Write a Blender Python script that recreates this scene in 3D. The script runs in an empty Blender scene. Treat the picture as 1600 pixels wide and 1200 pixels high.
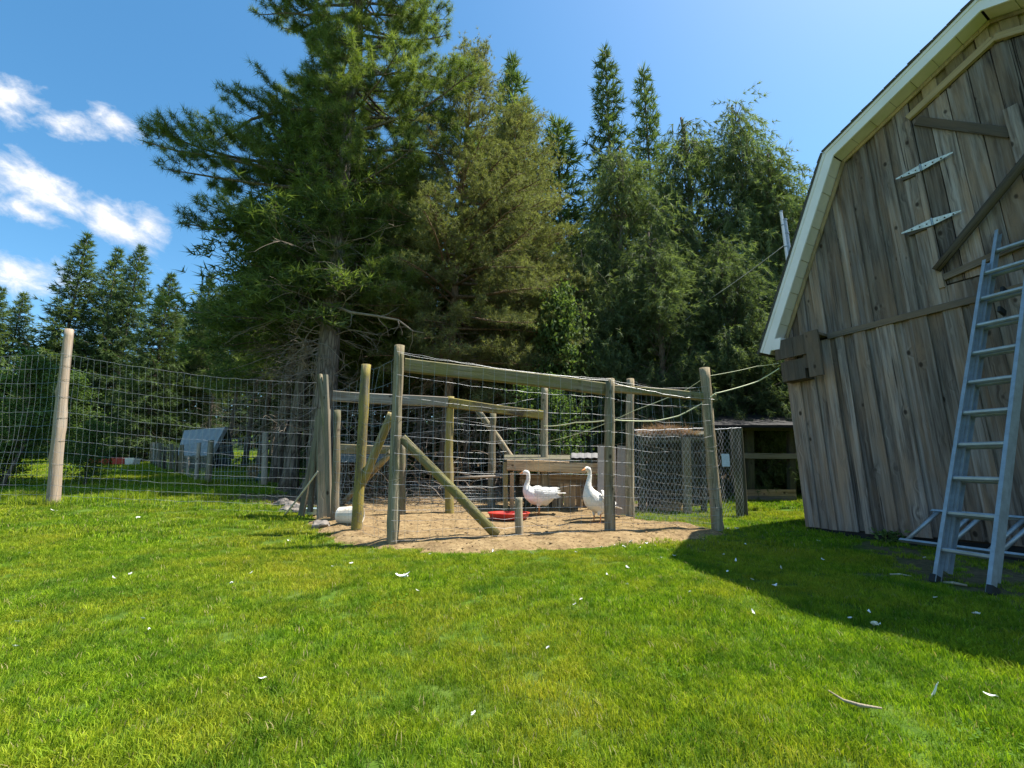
import bpy, bmesh, math, random
import numpy as np
from mathutils import Vector, Matrix, noise
rnd = random.Random(11)
rng = np.random.default_rng(11)
R = math.radians
sc = bpy.context.scene
COL = sc.collection

# ------------------------------------------------------------------ camera
FPX, PITCH, EYE = 711.0, math.atan(150 / 711.0), 1.12
cam_d = bpy.data.cameras.new('camera')
cam = bpy.data.objects.new('camera', cam_d)
COL.objects.link(cam)
cam.location = (0, 0, EYE)
cam.rotation_euler = (math.pi / 2 + PITCH, 0, 0)
cam_d.sensor_fit = 'HORIZONTAL'
cam_d.sensor_width = 36
cam_d.lens = 36 * FPX / 1600
cam_d.clip_start = 0.05
cam_d.clip_end = 1500
sc.camera = cam

# ------------------------------------------------------------------ light
SUN_DIR = Vector((0.52, 0.13, 1.0)).normalized()
SUN_EL = math.asin(SUN_DIR.z)
SUN_ROT = math.atan2(SUN_DIR.x, SUN_DIR.y)
sun_d = bpy.data.lights.new('sun', 'SUN')
sun_d.energy = 5.0
sun_d.angle = R(0.5)
sun_d.color = (1.0, 0.95, 0.86)
sun = bpy.data.objects.new('sun', sun_d)
COL.objects.link(sun)
sun.rotation_euler = SUN_DIR.to_track_quat('Z', 'Y').to_euler()
sun.location = (20, 8, 40)

world = bpy.data.worlds.new('World')
sc.world = world
world.use_nodes = True
sc.view_settings.view_transform = 'Standard'
sc.view_settings.look = 'None'
sc.view_settings.gamma = 1.0
sc.view_settings.use_curve_mapping = False
sc.view_settings.exposure = 1.2
SKY_STRENGTH = 0.105


class NT:
    """tiny node builder"""
    def __init__(s, tree):
        s.t = tree
        s.t.nodes.clear()

    def n(s, kind, ins=None, **kw):
        nd = s.t.nodes.new(kind)
        for k, v in kw.items():
            setattr(nd, k, v)
        for k, v in (ins or {}).items():
            if isinstance(v, bpy.types.NodeSocket):
                s.t.links.new(v, nd.inputs[k])
            elif isinstance(v, bpy.types.Node):
                s.t.links.new(v.outputs[0], nd.inputs[k])
            else:
                nd.inputs[k].default_value = v
        return nd

    def m(s, op, a, b=0.0, c=None, clamp=False):
        i = {0: a, 1: b}
        if c is not None:
            i[2] = c
        return s.n('ShaderNodeMath', i, operation=op, use_clamp=clamp).outputs[0]

    def vm(s, op, a, b=(0, 0, 0)):
        return s.n('ShaderNodeVectorMath', {0: a, 1: b}, operation=op).outputs[0]

    def ramp(s, fac, stops, interp='LINEAR'):
        nd = s.n('ShaderNodeValToRGB', {0: fac})
        cr = nd.color_ramp
        cr.interpolation = interp
        while len(cr.elements) < len(stops):
            cr.elements.new(0.5)
        for e, (p, c) in zip(cr.elements, stops):
            e.position = p
            e.color = (c[0], c[1], c[2], 1) if hasattr(c, '__len__') else (c, c, c, 1)
        return nd.outputs[0]

    def noise(s, vec, scale, detail=4, rough=0.55, dist=0.0):
        return s.n('ShaderNodeTexNoise', {'Vector': vec, 'Scale': scale, 'Detail': detail,
                                          'Roughness': rough, 'Distortion': dist}).outputs[0]

    def mix(s, fac, a, b, blend='MIX'):
        nd = s.n('ShaderNodeMix', data_type='RGBA', blend_type=blend)
        for k, v in ((0, fac), (6, a), (7, b)):
            if isinstance(v, bpy.types.NodeSocket):
                s.t.links.new(v, nd.inputs[k])
            elif hasattr(v, '__len__'):
                nd.inputs[k].default_value = (v[0], v[1], v[2], 1)
            else:
                nd.inputs[k].default_value = v
        return nd.outputs[2]


def cam_ray(x, y):
    c = ((x - 800) / FPX, 1.0, (600 - y) / FPX)
    co, si = math.cos(PITCH), math.sin(PITCH)
    return Vector((c[0], c[1] * co - c[2] * si, c[1] * si + c[2] * co))


def build_world():
    nt = NT(world.node_tree)
    tc = nt.n('ShaderNodeTexCoord')
    sky = nt.n('ShaderNodeTexSky', sky_type='NISHITA', sun_disc=False)
    sky.sun_elevation = SUN_EL
    sky.sun_rotation = SUN_ROT
    sky.altitude = 300
    sky.air_density = 1.0
    sky.dust_density = 0.8
    sky.ozone_density = 1.5
    skyc = nt.n('ShaderNodeHueSaturation', {'Hue': 0.488, 'Saturation': 1.27, 'Value': 1.0, 'Color': sky.outputs[0]}).outputs[0]
    sep = nt.n('ShaderNodeSeparateXYZ', {0: tc.outputs['Generated']})
    y = nt.m('MAXIMUM', sep.outputs[1], 0.02)
    u = nt.m('DIVIDE', sep.outputs[0], y)
    v = nt.m('DIVIDE', sep.outputs[2], y)
    uv = nt.n('ShaderNodeCombineXYZ', {0: u, 1: v, 2: 0.0}).outputs[0]
    # cloud texture drawn out along the streaks
    th0 = R(-26)
    su = nt.m('ADD', nt.m('MULTIPLY', u, math.cos(th0) * 0.45), nt.m('MULTIPLY', v, math.sin(th0) * 0.45))
    sv = nt.m('ADD', nt.m('MULTIPLY', u, -math.sin(th0)), nt.m('MULTIPLY', v, math.cos(th0)))
    suv = nt.n('ShaderNodeCombineXYZ', {0: su, 1: sv, 2: 0.0}).outputs[0]
    n1 = nt.noise(suv, 7.0, 8, 0.62, 0.4)
    n2 = nt.noise(suv, 24.0, 7, 0.65, 0.3)
    # (u, v, half length, half width, tilt, strength) of each cloud on the sky
    clouds = []
    for (px, py, a, b, tilt, k) in [(15, 150, 85, 42, -28, 1.0), (95, 192, 75, 26, -12, 1.0), (185, 192, 70, 22, -33, 0.95),
                                    (60, 290, 150, 38, -25, 1.05), (185, 352, 105, 30, -33, 1.05), (40, 330, 90, 18, -22, 0.8),
                                    (30, 430, 95, 36, -10, 1.05), (95, 440, 60, 22, -25, 0.7), (-260, 260, 200, 60, -15, 1.0),
                                    (-180, 420, 160, 40, -8, 1.0), (-420, 120, 160, 70, -20, 0.9), (155, 178, 22, 14, 0, 0.7),
                                    (105, 283, 40, 10, -20, 0.55), (230, 350, 40, 26, -30, 0.9)]:
        r = cam_ray(px, py)
        clouds.append((r.x / r.y, r.z / r.y, a / FPX * 1.05, b / FPX * 1.05, R(tilt), k))
    total = None
    for (cu, cv, a, b, th, k) in clouds:
        du = nt.m('SUBTRACT', u, cu)
        dv = nt.m('SUBTRACT', v, cv)
        p = nt.m('ADD', nt.m('MULTIPLY', du, math.cos(th) / a), nt.m('MULTIPLY', dv, math.sin(th) / a))
        q = nt.m('ADD', nt.m('MULTIPLY', du, -math.sin(th) / b), nt.m('MULTIPLY', dv, math.cos(th) / b))
        d = nt.m('SQRT', nt.m('ADD', nt.m('MULTIPLY', p, p), nt.m('MULTIPLY', q, q)))
        f = nt.m('MULTIPLY', nt.m('SUBTRACT', 1.15, d), k)
        total = f if total is None else nt.m('MAXIMUM', total, f)
    nn = nt.m('ADD', nt.m('MULTIPLY', nt.m('SUBTRACT', n1, 0.5), 2.3), nt.m('MULTIPLY', nt.m('SUBTRACT', n2, 0.5), 1.7))
    f = nt.m('ADD', total, nn)
    front = nt.ramp(sep.outputs[1], [(0.05, 0), (0.2, 1)])
    mask = nt.m('MULTIPLY', nt.ramp(f, [(0.08, 0), (0.45, 0.36), (1.0, 1)], 'LINEAR'), front)
    shade = nt.ramp(nt.m('ADD', nt.m('MULTIPLY', n2, 0.5), nt.m('MULTIPLY', f, 0.4)), [(0.25, (3.2, 3.5, 4.1)), (0.7, (4.9, 4.9, 5.0))])
    col = nt.mix(nt.m('MULTIPLY', mask, 0.93), skyc, shade)
    bg = nt.n('ShaderNodeBackground', {'Color': col, 'Strength': SKY_STRENGTH})
    out = nt.n('ShaderNodeOutputWorld', {0: bg})


build_world()


# ------------------------------------------------------------------ ground shape and helpers
def sstep(a, b, x):
    t = np.clip((x - a) / (b - a), 0, 1)
    return t * t * (3 - 2 * t)


def gz_np(x, y):
    yy = np.clip(y, -60, 70)
    z = 0.058 * yy
    z = z + 0.31 * sstep(2.0, 8.0, -x) * sstep(1.0, 6.0, yy)
    z = z + 0.0017 * np.clip(yy - 9, 0, 60) ** 2 * sstep(-60, 4, -x) * 0.9
    z = z + 0.018 * np.sin(x * 1.3 + 0.7 * y) * np.sin(y * 0.9 - 0.4 * x + 1.0)
    return z


def gz(x, y):
    return float(gz_np(np.float64(x), np.float64(y)))


def G(px, py):
    """the point of the ground seen under a pixel of the photograph"""
    r = cam_ray(px, py)
    lo, hi, t = 0.3, None, 0.3
    f = lambda t: EYE + r.z * t - gz(r.x * t, r.y * t)
    while t < 90:
        if f(t) < 0:
            hi = t
            break
        lo = t
        t *= 1.06
    if hi is None:
        hi = lo = 60
    for _ in range(40):
        m = (lo + hi) / 2
        if f(m) < 0:
            hi = m
        else:
            lo = m
    return Vector((r.x * lo, r.y * lo, gz(r.x * lo, r.y * lo)))


def at(px, py, Y):
    r = cam_ray(px, py)
    t = Y / r.y
    return Vector((r.x * t, Y, EYE + r.z * t))


def onground(x, y, dz=0.0):
    return Vector((x, y, gz(x, y) + dz))


# ------------------------------------------------------------------ mesh helpers
MW = {}          # my own record of world matrices


def register(o, M):
    MW[o.name] = M.copy()


def place(o, M, parent=None):
    COL.objects.link(o)
    if parent is not None:
        o.parent = parent
        o.matrix_local = MW[parent.name].inverted() @ M
    else:
        o.matrix_local = M
    register(o, M)
    return o


def tag(o, label, cat, group=None, kind=None):
    o['label'] = label
    o['category'] = cat
    if group:
        o['group'] = group
    if kind:
        o['kind'] = kind
    return o


def thing(name, label, cat, loc=(0, 0, 0), group=None, rotz=0.0):
    o = bpy.data.objects.new(name, None)
    o.empty_display_size = 0.2
    place(o, Matrix.Translation(Vector(loc)) @ Matrix.Rotation(rotz, 4, 'Z'))
    return tag(o, label, cat, group)


def mesh_np(name, V, F, mat, smooth=False, attrs=None, nper=3):
    """mesh from numpy arrays; F is (n, 3) or (n, 4)"""
    me = bpy.data.meshes.new(name)
    V = np.asarray(V, np.float32)
    F = np.asarray(F, np.int32)
    me.vertices.add(len(V))
    me.vertices.foreach_set('co', V.ravel())
    me.loops.add(F.size)
    me.loops.foreach_set('vertex_index', F.ravel())
    me.polygons.add(len(F))
    me.polygons.foreach_set('loop_start', np.arange(0, F.size, F.shape[1], dtype=np.int32))
    if smooth:
        me.polygons.foreach_set('use_smooth', np.ones(len(F), bool))
    me.update(calc_edges=True)
    for k, a in (attrs or {}).items():
        at_ = me.attributes.new(k, 'FLOAT', 'POINT')
        at_.data.foreach_set('value', np.asarray(a, np.float32))
    if mat:
        me.materials.append(mat)
    return me


class MB:
    def __init__(s):
        s.v, s.f = [], []

    def quadstrip_ring(s, rings, closed=True, cap=True):
        n = len(rings[0])
        base = len(s.v)
        for r in rings:
            s.v.extend([tuple(p) for p in r])
        for i in range(len(rings) - 1):
            for j in range(n if closed else n - 1):
                a = base + i * n + j
                b = base + i * n + (j + 1) % n
                s.f.append((a, b, b + n, a + n))
        if cap and closed:
            s.f.append(tuple(base + j for j in reversed(range(n))))
            s.f.append(tuple(base + (len(rings) - 1) * n + j for j in range(n)))

    def tube(s, pts, rad, n=6, cap=True):
        pts = [Vector(p) for p in pts]
        if not hasattr(rad, '__len__'):
            rad = [rad] * len(pts)
        rings = []
        prev = None
        for i, p in enumerate(pts):
            d = (pts[min(i + 1, len(pts) - 1)] - pts[max(i - 1, 0)])
            if d.length < 1e-9:
                d = Vector((0, 0, 1))
            d.normalize()
            if prev is None:
                a = Vector((1, 0, 0)) if abs(d.x) < 0.8 else Vector((0, 1, 0))
                u = d.cross(a).normalized()
            else:
                u = prev - d * prev.dot(d)
                u = u.normalized() if u.length > 1e-6 else d.orthogonal().normalized()
            prev = u
            w = d.cross(u)
            rings.append([p + (u * math.cos(2 * math.pi * k / n) + w * math.sin(2 * math.pi * k / n)) * rad[i] for k in range(n)])
        s.quadstrip_ring(rings, True, cap)

    def box(s, lo, hi, M=None, bev=0.0):
        x0, y0, z0 = lo
        x1, y1, z1 = hi
        vs = [Vector(p) for p in ((x0, y0, z0), (x1, y0, z0), (x1, y1, z0), (x0, y1, z0), (x0, y0, z1), (x1, y0, z1), (x1, y1, z1), (x0, y1, z1))]
        if M is not None:
            vs = [M @ p for p in vs]
        b = len(s.v)
        s.v.extend([tuple(p) for p in vs])
        for q in ((3, 2, 1, 0), (4, 5, 6, 7), (0, 1, 5, 4), (1, 2, 6, 5), (2, 3, 7, 6), (3, 0, 4, 7)):
            s.f.append(tuple(b + i for i in q))

    def prism(s, poly, d):
        """poly: list of 3D points, extruded by d"""
        b = len(s.v)
        n = len(poly)
        d = Vector(d)
        s.v.extend([tuple(Vector(p)) for p in poly] + [tuple(Vector(p) + d) for p in poly])
        s.f.append(tuple(b + i for i in reversed(range(n))))
        s.f.append(tuple(b + n + i for i in range(n)))
        for i in range(n):
            j = (i + 1) % n
            s.f.append((b + i, b + j, b + n + j, b + n + i))

    def mesh(s, name, mat, smooth=False, M=None):
        me = bpy.data.meshes.new(name)
        v = s.v
        if M is not None:
            v = [tuple(M @ Vector(p)) for p in v]
        me.from_pydata(v, [], s.f)
        if smooth:
            me.polygons.foreach_set('use_smooth', [True] * len(me.polygons))
        me.update()
        if mat:
            me.materials.append(mat)
        return me

    def world(s, name, mat, parent=None, smooth=False, origin=None):
        """geometry is in world coordinates"""
        M = MW[parent.name] if parent is not None else Matrix.Translation(origin if origin is not None else Vector((0, 0, 0)))
        me = s.mesh(name, mat, smooth, M.inverted())
        return place(bpy.data.objects.new(name, me), M, parent)

    def local(s, name, mat, parent, smooth=False):
        me = s.mesh(name, mat, smooth)
        return place(bpy.data.objects.new(name, me), MW[parent.name], parent)


def frame_z(a, b, up=Vector((0, -1, 0))):
    """matrix with origin a, Z axis towards b, Y axis away from up"""
    a, b = Vector(a), Vector(b)
    z = (b - a).normalized()
    x = z.cross(up)
    if x.length < 1e-4:
        x = z.orthogonal()
    x.normalize()
    y = z.cross(x)
    M = Matrix((x, y, z)).transposed().to_4x4()
    M.translation = a
    return M


def log(name, a, b, r0, r1, mat, parent, n=10, rough=0.08, segs=9, bend=0.0, smooth=True, knots=0, kb=1.15):
    """a round pole from a to b"""
    a, b = Vector(a), Vector(b)
    L = (b - a).length
    mb = MB()
    rings = []
    sd = rnd.random() * 50
    bd = Vector((rnd.uniform(-1, 1), rnd.uniform(-1, 1), 0)) * bend
    kn = [(rnd.uniform(0.05, 0.95), rnd.uniform(0, 6.28)) for _ in range(knots)]
    for i in range(segs + 1):
        t = i / segs
        r = r0 + (r1 - r0) * t
        off = bd * math.sin(math.pi * t)
        ring = []
        for k in range(n):
            th = 2 * math.pi * k / n
            q = r * (1 + rough * (noise.noise(Vector((math.cos(th) * 1.6 + sd, math.sin(th) * 1.6, t * L * 2.5))) * 1.4))
            for (kt, ka) in kn:
                dd = abs(kt - t) * segs
                da = abs((th - ka + math.pi) % (2 * math.pi) - math.pi)
                if dd < 0.6 and da < 0.5:
                    q *= kb
            ring.append(Vector((math.cos(th) * q, math.sin(th) * q, t * L)) + off)
        rings.append(ring)
    mb.quadstrip_ring(rings)
    me = mb.mesh(name, mat, smooth)
    if smooth:
        for p in me.polygons[-2:]:
            p.use_smooth = False
    return place(bpy.data.objects.new(name, me), frame_z(a, b), parent)


def plank_mesh(name, L, w, t, mat, segs=5, warp=0.003, ch=0.004, shelter=None, top_cut=0.0):
    """a sawn board along local Z, width along X, thickness along Y (front at -Y); long edges chamfered"""
    mb = MB()
    rings = []
    ph = rnd.random() * 9
    for i in range(segs + 1):
        f = i / segs
        z = f * L
        o = warp * math.sin(ph + f * 3.1) * 1.2
        e = warp * 0.8 * math.sin(ph * 2 + f * 5)
        e2 = warp * 0.8 * math.sin(ph * 3 + f * 4)
        x0, x1 = -w / 2 + e, w / 2 + e2
        y0, y1 = -t / 2 + o, t / 2 + o
        zc = [z] * 6
        if i == segs and top_cut:
            zc = [z + top_cut * x for x in (x0, x0 + ch, x1 - ch, x1, x1, x0)]
        prof = [(x0, y0 + ch), (x0 + ch, y0), (x1 - ch, y0), (x1, y0 + ch), (x1, y1), (x0, y1)]
        rings.append([Vector((p[0], p[1], zc[k])) for k, p in enumerate(prof)])
    mb.quadstrip_ring(rings)
    return mb.mesh(name, mat)


def plank(name, a, b, w, t, mat, parent, up=Vector((0, -1, 0)), **kw):
    me = plank_mesh(name, (Vector(b) - Vector(a)).length, w, t, mat, **kw)
    return place(bpy.data.objects.new(name, me), frame_z(a, b, up), parent)


# ------------------------------------------------------------------ materials
def new_mat(name):
    m = bpy.data.materials.new(name)
    m.use_nodes = True
    return m, NT(m.node_tree)


def finish(nt, col, rough=0.8, bump=None, bstr=0.3, bdist=0.01, metal=0.0, spec=0.3, coat=0.0):
    b = nt.n('ShaderNodeBsdfPrincipled', {'Roughness': rough, 'Metallic': metal, 'Specular IOR Level': spec})
    if isinstance(col, bpy.types.NodeSocket):
        nt.t.links.new(col, b.inputs['Base Color'])
    else:
        b.inputs['Base Color'].default_value = (*col, 1)
    if bump is not None:
        bn = nt.n('ShaderNodeBump', {'Strength': bstr, 'Distance': bdist, 'Height': bump})
        nt.t.links.new(bn.outputs[0], b.inputs['Normal'])
    nt.n('ShaderNodeOutputMaterial', {0: b})
    return b


def wood_mat(name, dark, light, warm=None, moss=None, mossamt=0.5, knots=True, contrast=1.0, stain=0.5, rangek=0.7, silver=None):
    m, nt = new_mat(name)
    tc = nt.n('ShaderNodeTexCoord')
    oi = nt.n('ShaderNodeObjectInfo')
    off = nt.n('ShaderNodeCombineXYZ', {0: nt.m('MULTIPLY', oi.outputs['Random'], 37.0), 1: nt.m('MULTIPLY', oi.outputs['Random'], 91.0), 2: nt.m('MULTIPLY', oi.outputs['Random'], 53.0)}).outputs[0]
    p = nt.vm('ADD', tc.outputs['Object'], off)
    # knots bend the grain
    kv = nt.n('ShaderNodeTexVoronoi', {'Vector': nt.vm('MULTIPLY', p, (6.0, 1.0, 3.6)), 'Scale': 1.0, 'Randomness': 1.0})
    kd = kv.outputs['Distance']
    swirl = nt.ramp(kd, [(0.0, 1.0), (0.35, 0.0)])
    g = nt.vm('ADD', nt.vm('MULTIPLY', p, (26, 26, 0.9)), nt.n('ShaderNodeCombineXYZ', {0: nt.m('MULTIPLY', swirl, 1.6), 1: 0.0, 2: 0.0}).outputs[0])
    g1 = nt.noise(g, 1.0, 6, 0.6, 0.6)
    g2 = nt.noise(nt.vm('MULTIPLY', p, (110, 110, 3.0)), 1.0, 4, 0.6)
    fac = nt.m('ADD', nt.m('MULTIPLY', g1, 0.7), nt.m('MULTIPLY', g2, 0.3))
    fac = nt.m('ADD', nt.m('MULTIPLY', nt.m('SUBTRACT', fac, 0.5), 2.6 * contrast), 0.5, clamp=True)
    col = nt.mix(fac, dark, light)
    bl = nt.noise(nt.vm('MULTIPLY', p, (4, 4, 1.1)), 1.0, 4, 0.6)
    if warm:
        col = nt.mix(nt.ramp(bl, [(0.42, 0), (0.68, 0.85)]), col, warm)
    st = nt.noise(nt.vm('MULTIPLY', p, (7, 7, 0.7)), 1.0, 5, 0.6)
    col = nt.mix(nt.ramp(st, [(0.5, 0), (0.75, stain)]), col, (dark[0] * 0.45, dark[1] * 0.45, dark[2] * 0.48))
    if silver:
        sl = nt.noise(nt.vm('MULTIPLY', p, (16, 16, 0.6)), 1.0, 5, 0.65)
        col = nt.mix(nt.ramp(sl, [(0.50, 0), (0.72, 0.65)]), col, silver)
    # drying cracks along the grain
    cr = nt.noise(nt.vm('MULTIPLY', p, (48, 48, 0.55)), 1.0, 3, 0.5, 0.8)
    crk = nt.ramp(cr, [(0.0, 0), (0.66, 0), (0.70, 0.9)])
    col = nt.mix(crk, col, (dark[0] * 0.25, dark[1] * 0.25, dark[2] * 0.25))
    fac = nt.m('SUBTRACT', fac, nt.m('MULTIPLY', crk, 0.8))
    br = nt.m('ADD', nt.m('MULTIPLY', oi.outputs['Random'], rangek), 1.03 - rangek / 2)
    col = nt.mix(1.0, col, nt.n('ShaderNodeCombineXYZ', {0: br, 1: br, 2: br}).outputs[0], 'MULTIPLY')
    if knots:
        rare = nt.m('GREATER_THAN', nt.n('ShaderNodeSeparateColor', {0: kv.outputs['Color']}).outputs[0], 0.42)
        kn = nt.m('MULTIPLY', nt.ramp(kd, [(0.05, 0.95), (0.10, 0.8), (0.15, 0.0)]), rare)
        col = nt.mix(kn, col, (0.035, 0.024, 0.018))
    if moss:
        mz = nt.noise(nt.vm('MULTIPLY', p, (6, 6, 2.2)), 1.0, 6, 0.7)
        mf = nt.noise(p, 60, 3, 0.7)
        mm = nt.ramp(nt.m('ADD', mz, nt.m('MULTIPLY', nt.m('SUBTRACT', mf, 0.5), 0.5)), [(0.62 - 0.35 * mossamt, 0), (0.78 - 0.3 * mossamt, 0.85)])
        col = nt.mix(mm, col, moss)
    finish(nt, col, 0.85, fac, 0.55, 0.006, spec=0.15)
    return m


def simple_mat(name, c, rough=0.6, metal=0.0, var=0.15, scale=8, bump=0.0, spec=0.3, dirt=None, dscale=3.0, damt=0.6):
    m, nt = new_mat(name)
    tc = nt.n('ShaderNodeTexCoord')
    n1 = nt.noise(tc.outputs['Object'], scale, 5, 0.6)
    col = nt.mix(nt.ramp(n1, [(0.3, 0), (0.7, 1)]), [x * (1 - var) for x in c], [min(1, x * (1 + var)) for x in c])
    if dirt:
        d = nt.noise(tc.outputs['Object'], dscale, 6, 0.65)
        col = nt.mix(nt.ramp(d, [(0.48, 0), (0.68, damt)]), col, dirt)
    finish(nt, col, rough, n1 if bump else None, bump, 0.01, metal, spec)
    return m


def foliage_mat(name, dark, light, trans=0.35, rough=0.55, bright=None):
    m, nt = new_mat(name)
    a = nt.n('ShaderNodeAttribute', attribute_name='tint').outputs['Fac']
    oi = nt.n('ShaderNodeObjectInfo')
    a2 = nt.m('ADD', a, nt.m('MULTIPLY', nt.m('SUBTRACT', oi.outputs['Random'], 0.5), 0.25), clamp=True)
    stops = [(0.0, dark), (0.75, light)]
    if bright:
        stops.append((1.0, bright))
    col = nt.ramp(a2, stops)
    d = nt.n('ShaderNodeBsdfPrincipled', {'Base Color': col, 'Roughness': min(1.0, rough + 0.22), 'Specular IOR Level': 0.12})
    tcol = nt.mix(1.0, col, (1.25, 1.35, 0.55), 'MULTIPLY')
    t = nt.n('ShaderNodeBsdfTranslucent', {'Color': tcol})
    mx = nt.n('ShaderNodeMixShader', {0: trans, 1: d.outputs[0], 2: t.outputs[0]})
    nt.n('ShaderNodeOutputMaterial', {0: mx})
    return m


def bark_mat(name, dark, light, scale=1.0, grain=(14, 14, 2.2)):
    m, nt = new_mat(name)
    tc = nt.n('ShaderNodeTexCoord')
    p = nt.vm('MULTIPLY', tc.outputs['Object'], tuple(g * scale for g in grain))
    v = nt.n('ShaderNodeTexVoronoi', {'Vector': p, 'Scale': 1.0}, feature='DISTANCE_TO_EDGE').outputs['Distance']
    n1 = nt.noise(p, 1.3, 6, 0.65, 0.4)
    n2 = nt.noise(tc.outputs['Object'], 1.4, 4, 0.6)
    h = nt.m('ADD', nt.m('MULTIPLY', nt.ramp(v, [(0, 0), (0.25, 1)]), 0.5), nt.m('MULTIPLY', n1, 0.6))
    col = nt.mix(nt.ramp(h, [(0.2, 0), (0.85, 1)]), dark, light)
    col = nt.mix(nt.ramp(n2, [(0.45, 0), (0.7, 0.35)]), col, (light[0] * 0.9, light[1] * 1.0, light[2] * 0.95))
    finish(nt, col, 0.9, h, 0.9, 0.03, spec=0.1)
    return m


M = {}
M['barn_board'] = wood_mat('weathered barn boards', (0.066, 0.050, 0.044), (0.29, 0.238, 0.207), warm=(0.275, 0.18, 0.122), contrast=1.3, stain=0.8, rangek=0.75, silver=(0.36, 0.32, 0.31))
M['barn_trim'] = wood_mat('dark barn trim', (0.055, 0.045, 0.038), (0.15, 0.125, 0.105), warm=(0.16, 0.11, 0.075))
M['trim_tan'] = wood_mat('sheltered tan trim', (0.17, 0.125, 0.075), (0.36, 0.28, 0.17), warm=(0.35, 0.25, 0.14), knots=False)
M['barn_back'] = simple_mat('old boards behind', (0.05, 0.04, 0.033), 0.9)
M['fascia'] = simple_mat('cream painted metal trim', (0.80, 0.755, 0.76), 0.45, var=0.04, dirt=(0.52, 0.48, 0.42), dscale=2.0, damt=0.35)
M['soffit'] = simple_mat('cream soffit panel', (0.63, 0.565, 0.50), 0.5, var=0.05, dirt=(0.45, 0.43, 0.30), dscale=2.5, damt=0.4)
M['shingle'] = simple_mat('grey asphalt shingle', (0.09, 0.085, 0.08), 0.95, var=0.3, scale=60, bump=0.4)
M['tar'] = simple_mat('black sill timber', (0.018, 0.017, 0.017), 0.8, var=0.3)
M['pole_dark'] = wood_mat('dark prop pole', (0.04, 0.032, 0.025), (0.12, 0.095, 0.07), knots=False)
M['galv'] = simple_mat('galvanised steel', (0.33, 0.335, 0.33), 0.5, metal=0.45, var=0.25, scale=30, spec=0.5)
M['galv_new'] = simple_mat('bright chicken wire', (0.62, 0.63, 0.64), 0.45, metal=0.3, var=0.1)
M['hinge'] = simple_mat('galvanised hinge', (0.62, 0.63, 0.62), 0.5, metal=0.25, var=0.25, scale=40, dirt=(0.25, 0.2, 0.15), dscale=14, damt=0.5)
M['alu'] = simple_mat('dull aluminium', (0.33, 0.37, 0.41), 0.45, metal=0.5, var=0.14, scale=12, dirt=(0.22, 0.22, 0.2), dscale=9, damt=0.45)
M['rubber'] = simple_mat('black rubber', (0.02, 0.02, 0.02), 0.7)
M['post'] = wood_mat('grey green post', (0.08, 0.065, 0.043), (0.37, 0.315, 0.22), warm=(0.24, 0.18, 0.11), moss=(0.13, 0.13, 0.065), mossamt=0.36, contrast=1.5, stain=0.8)
M['post_bare'] = wood_mat('debarked cedar post', (0.24, 0.19, 0.145), (0.52, 0.45, 0.36), warm=(0.45, 0.31, 0.19), knots=True, stain=0.25)
M['post_moss'] = wood_mat('mossy post', (0.08, 0.065, 0.04), (0.31, 0.265, 0.18), warm=(0.25, 0.19, 0.10), moss=(0.26, 0.21, 0.045), mossamt=0.72, contrast=1.5, stain=0.8)
M['rail_moss'] = wood_mat('mossy rail', (0.10, 0.085, 0.05), (0.29, 0.25, 0.18), warm=(0.22, 0.17, 0.10), moss=(0.155, 0.145, 0.045), mossamt=0.66, contrast=1.5, stain=0.8)
M['rail_grey'] = wood_mat('grey plank', (0.18, 0.15, 0.125), (0.42, 0.38, 0.32), warm=(0.33, 0.27, 0.2), moss=(0.24, 0.21, 0.11), mossamt=0.2, contrast=1.5, stain=0.8)
M['rotten'] = wood_mat('rotten weathered slab', (0.06, 0.052, 0.04), (0.26, 0.235, 0.185), warm=(0.21, 0.165, 0.11), moss=(0.15, 0.15, 0.10), mossamt=0.3, contrast=1.2)
M['brown_board'] = wood_mat('brown shed board', (0.15, 0.10, 0.06), (0.48, 0.355, 0.225), warm=(0.46, 0.30, 0.155), contrast=1.5, stain=0.8)
M['plywood'] = wood_mat('pinkish plywood', (0.36, 0.285, 0.235), (0.48, 0.39, 0.335), knots=False, contrast=0.6, stain=0.35)
M['dark_wood'] = wood_mat('dark damp wood', (0.05, 0.045, 0.032), (0.14, 0.125, 0.09), moss=(0.10, 0.11, 0.05), mossamt=0.4)
M['bark_pine'] = bark_mat('pine bark', (0.05, 0.038, 0.03), (0.24, 0.19, 0.15))
M['bark_thin'] = bark_mat('thin bark', (0.06, 0.045, 0.035), (0.25, 0.20, 0.155), 2.0)
M['bark_scots'] = bark_mat('orange grey pine bark', (0.09, 0.055, 0.035), (0.29, 0.19, 0.125), 1.5)
M['dead_twig'] = simple_mat('dead bleached twigs', (0.20, 0.158, 0.12), 0.9, var=0.3, scale=6)
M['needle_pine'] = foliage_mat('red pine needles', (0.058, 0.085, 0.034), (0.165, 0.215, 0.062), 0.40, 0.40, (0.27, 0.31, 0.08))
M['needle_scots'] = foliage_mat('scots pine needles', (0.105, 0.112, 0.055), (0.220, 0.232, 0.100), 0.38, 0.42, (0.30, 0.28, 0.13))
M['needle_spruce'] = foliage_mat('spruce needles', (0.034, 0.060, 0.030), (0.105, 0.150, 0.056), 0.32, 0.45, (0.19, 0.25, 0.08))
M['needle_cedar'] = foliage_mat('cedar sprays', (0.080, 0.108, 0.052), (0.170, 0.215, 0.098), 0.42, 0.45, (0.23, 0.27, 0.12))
M['leaf'] = foliage_mat('broad leaves', (0.055, 0.085, 0.032), (0.115, 0.165, 0.055), 0.42, 0.45, (0.17, 0.22, 0.075))
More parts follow.
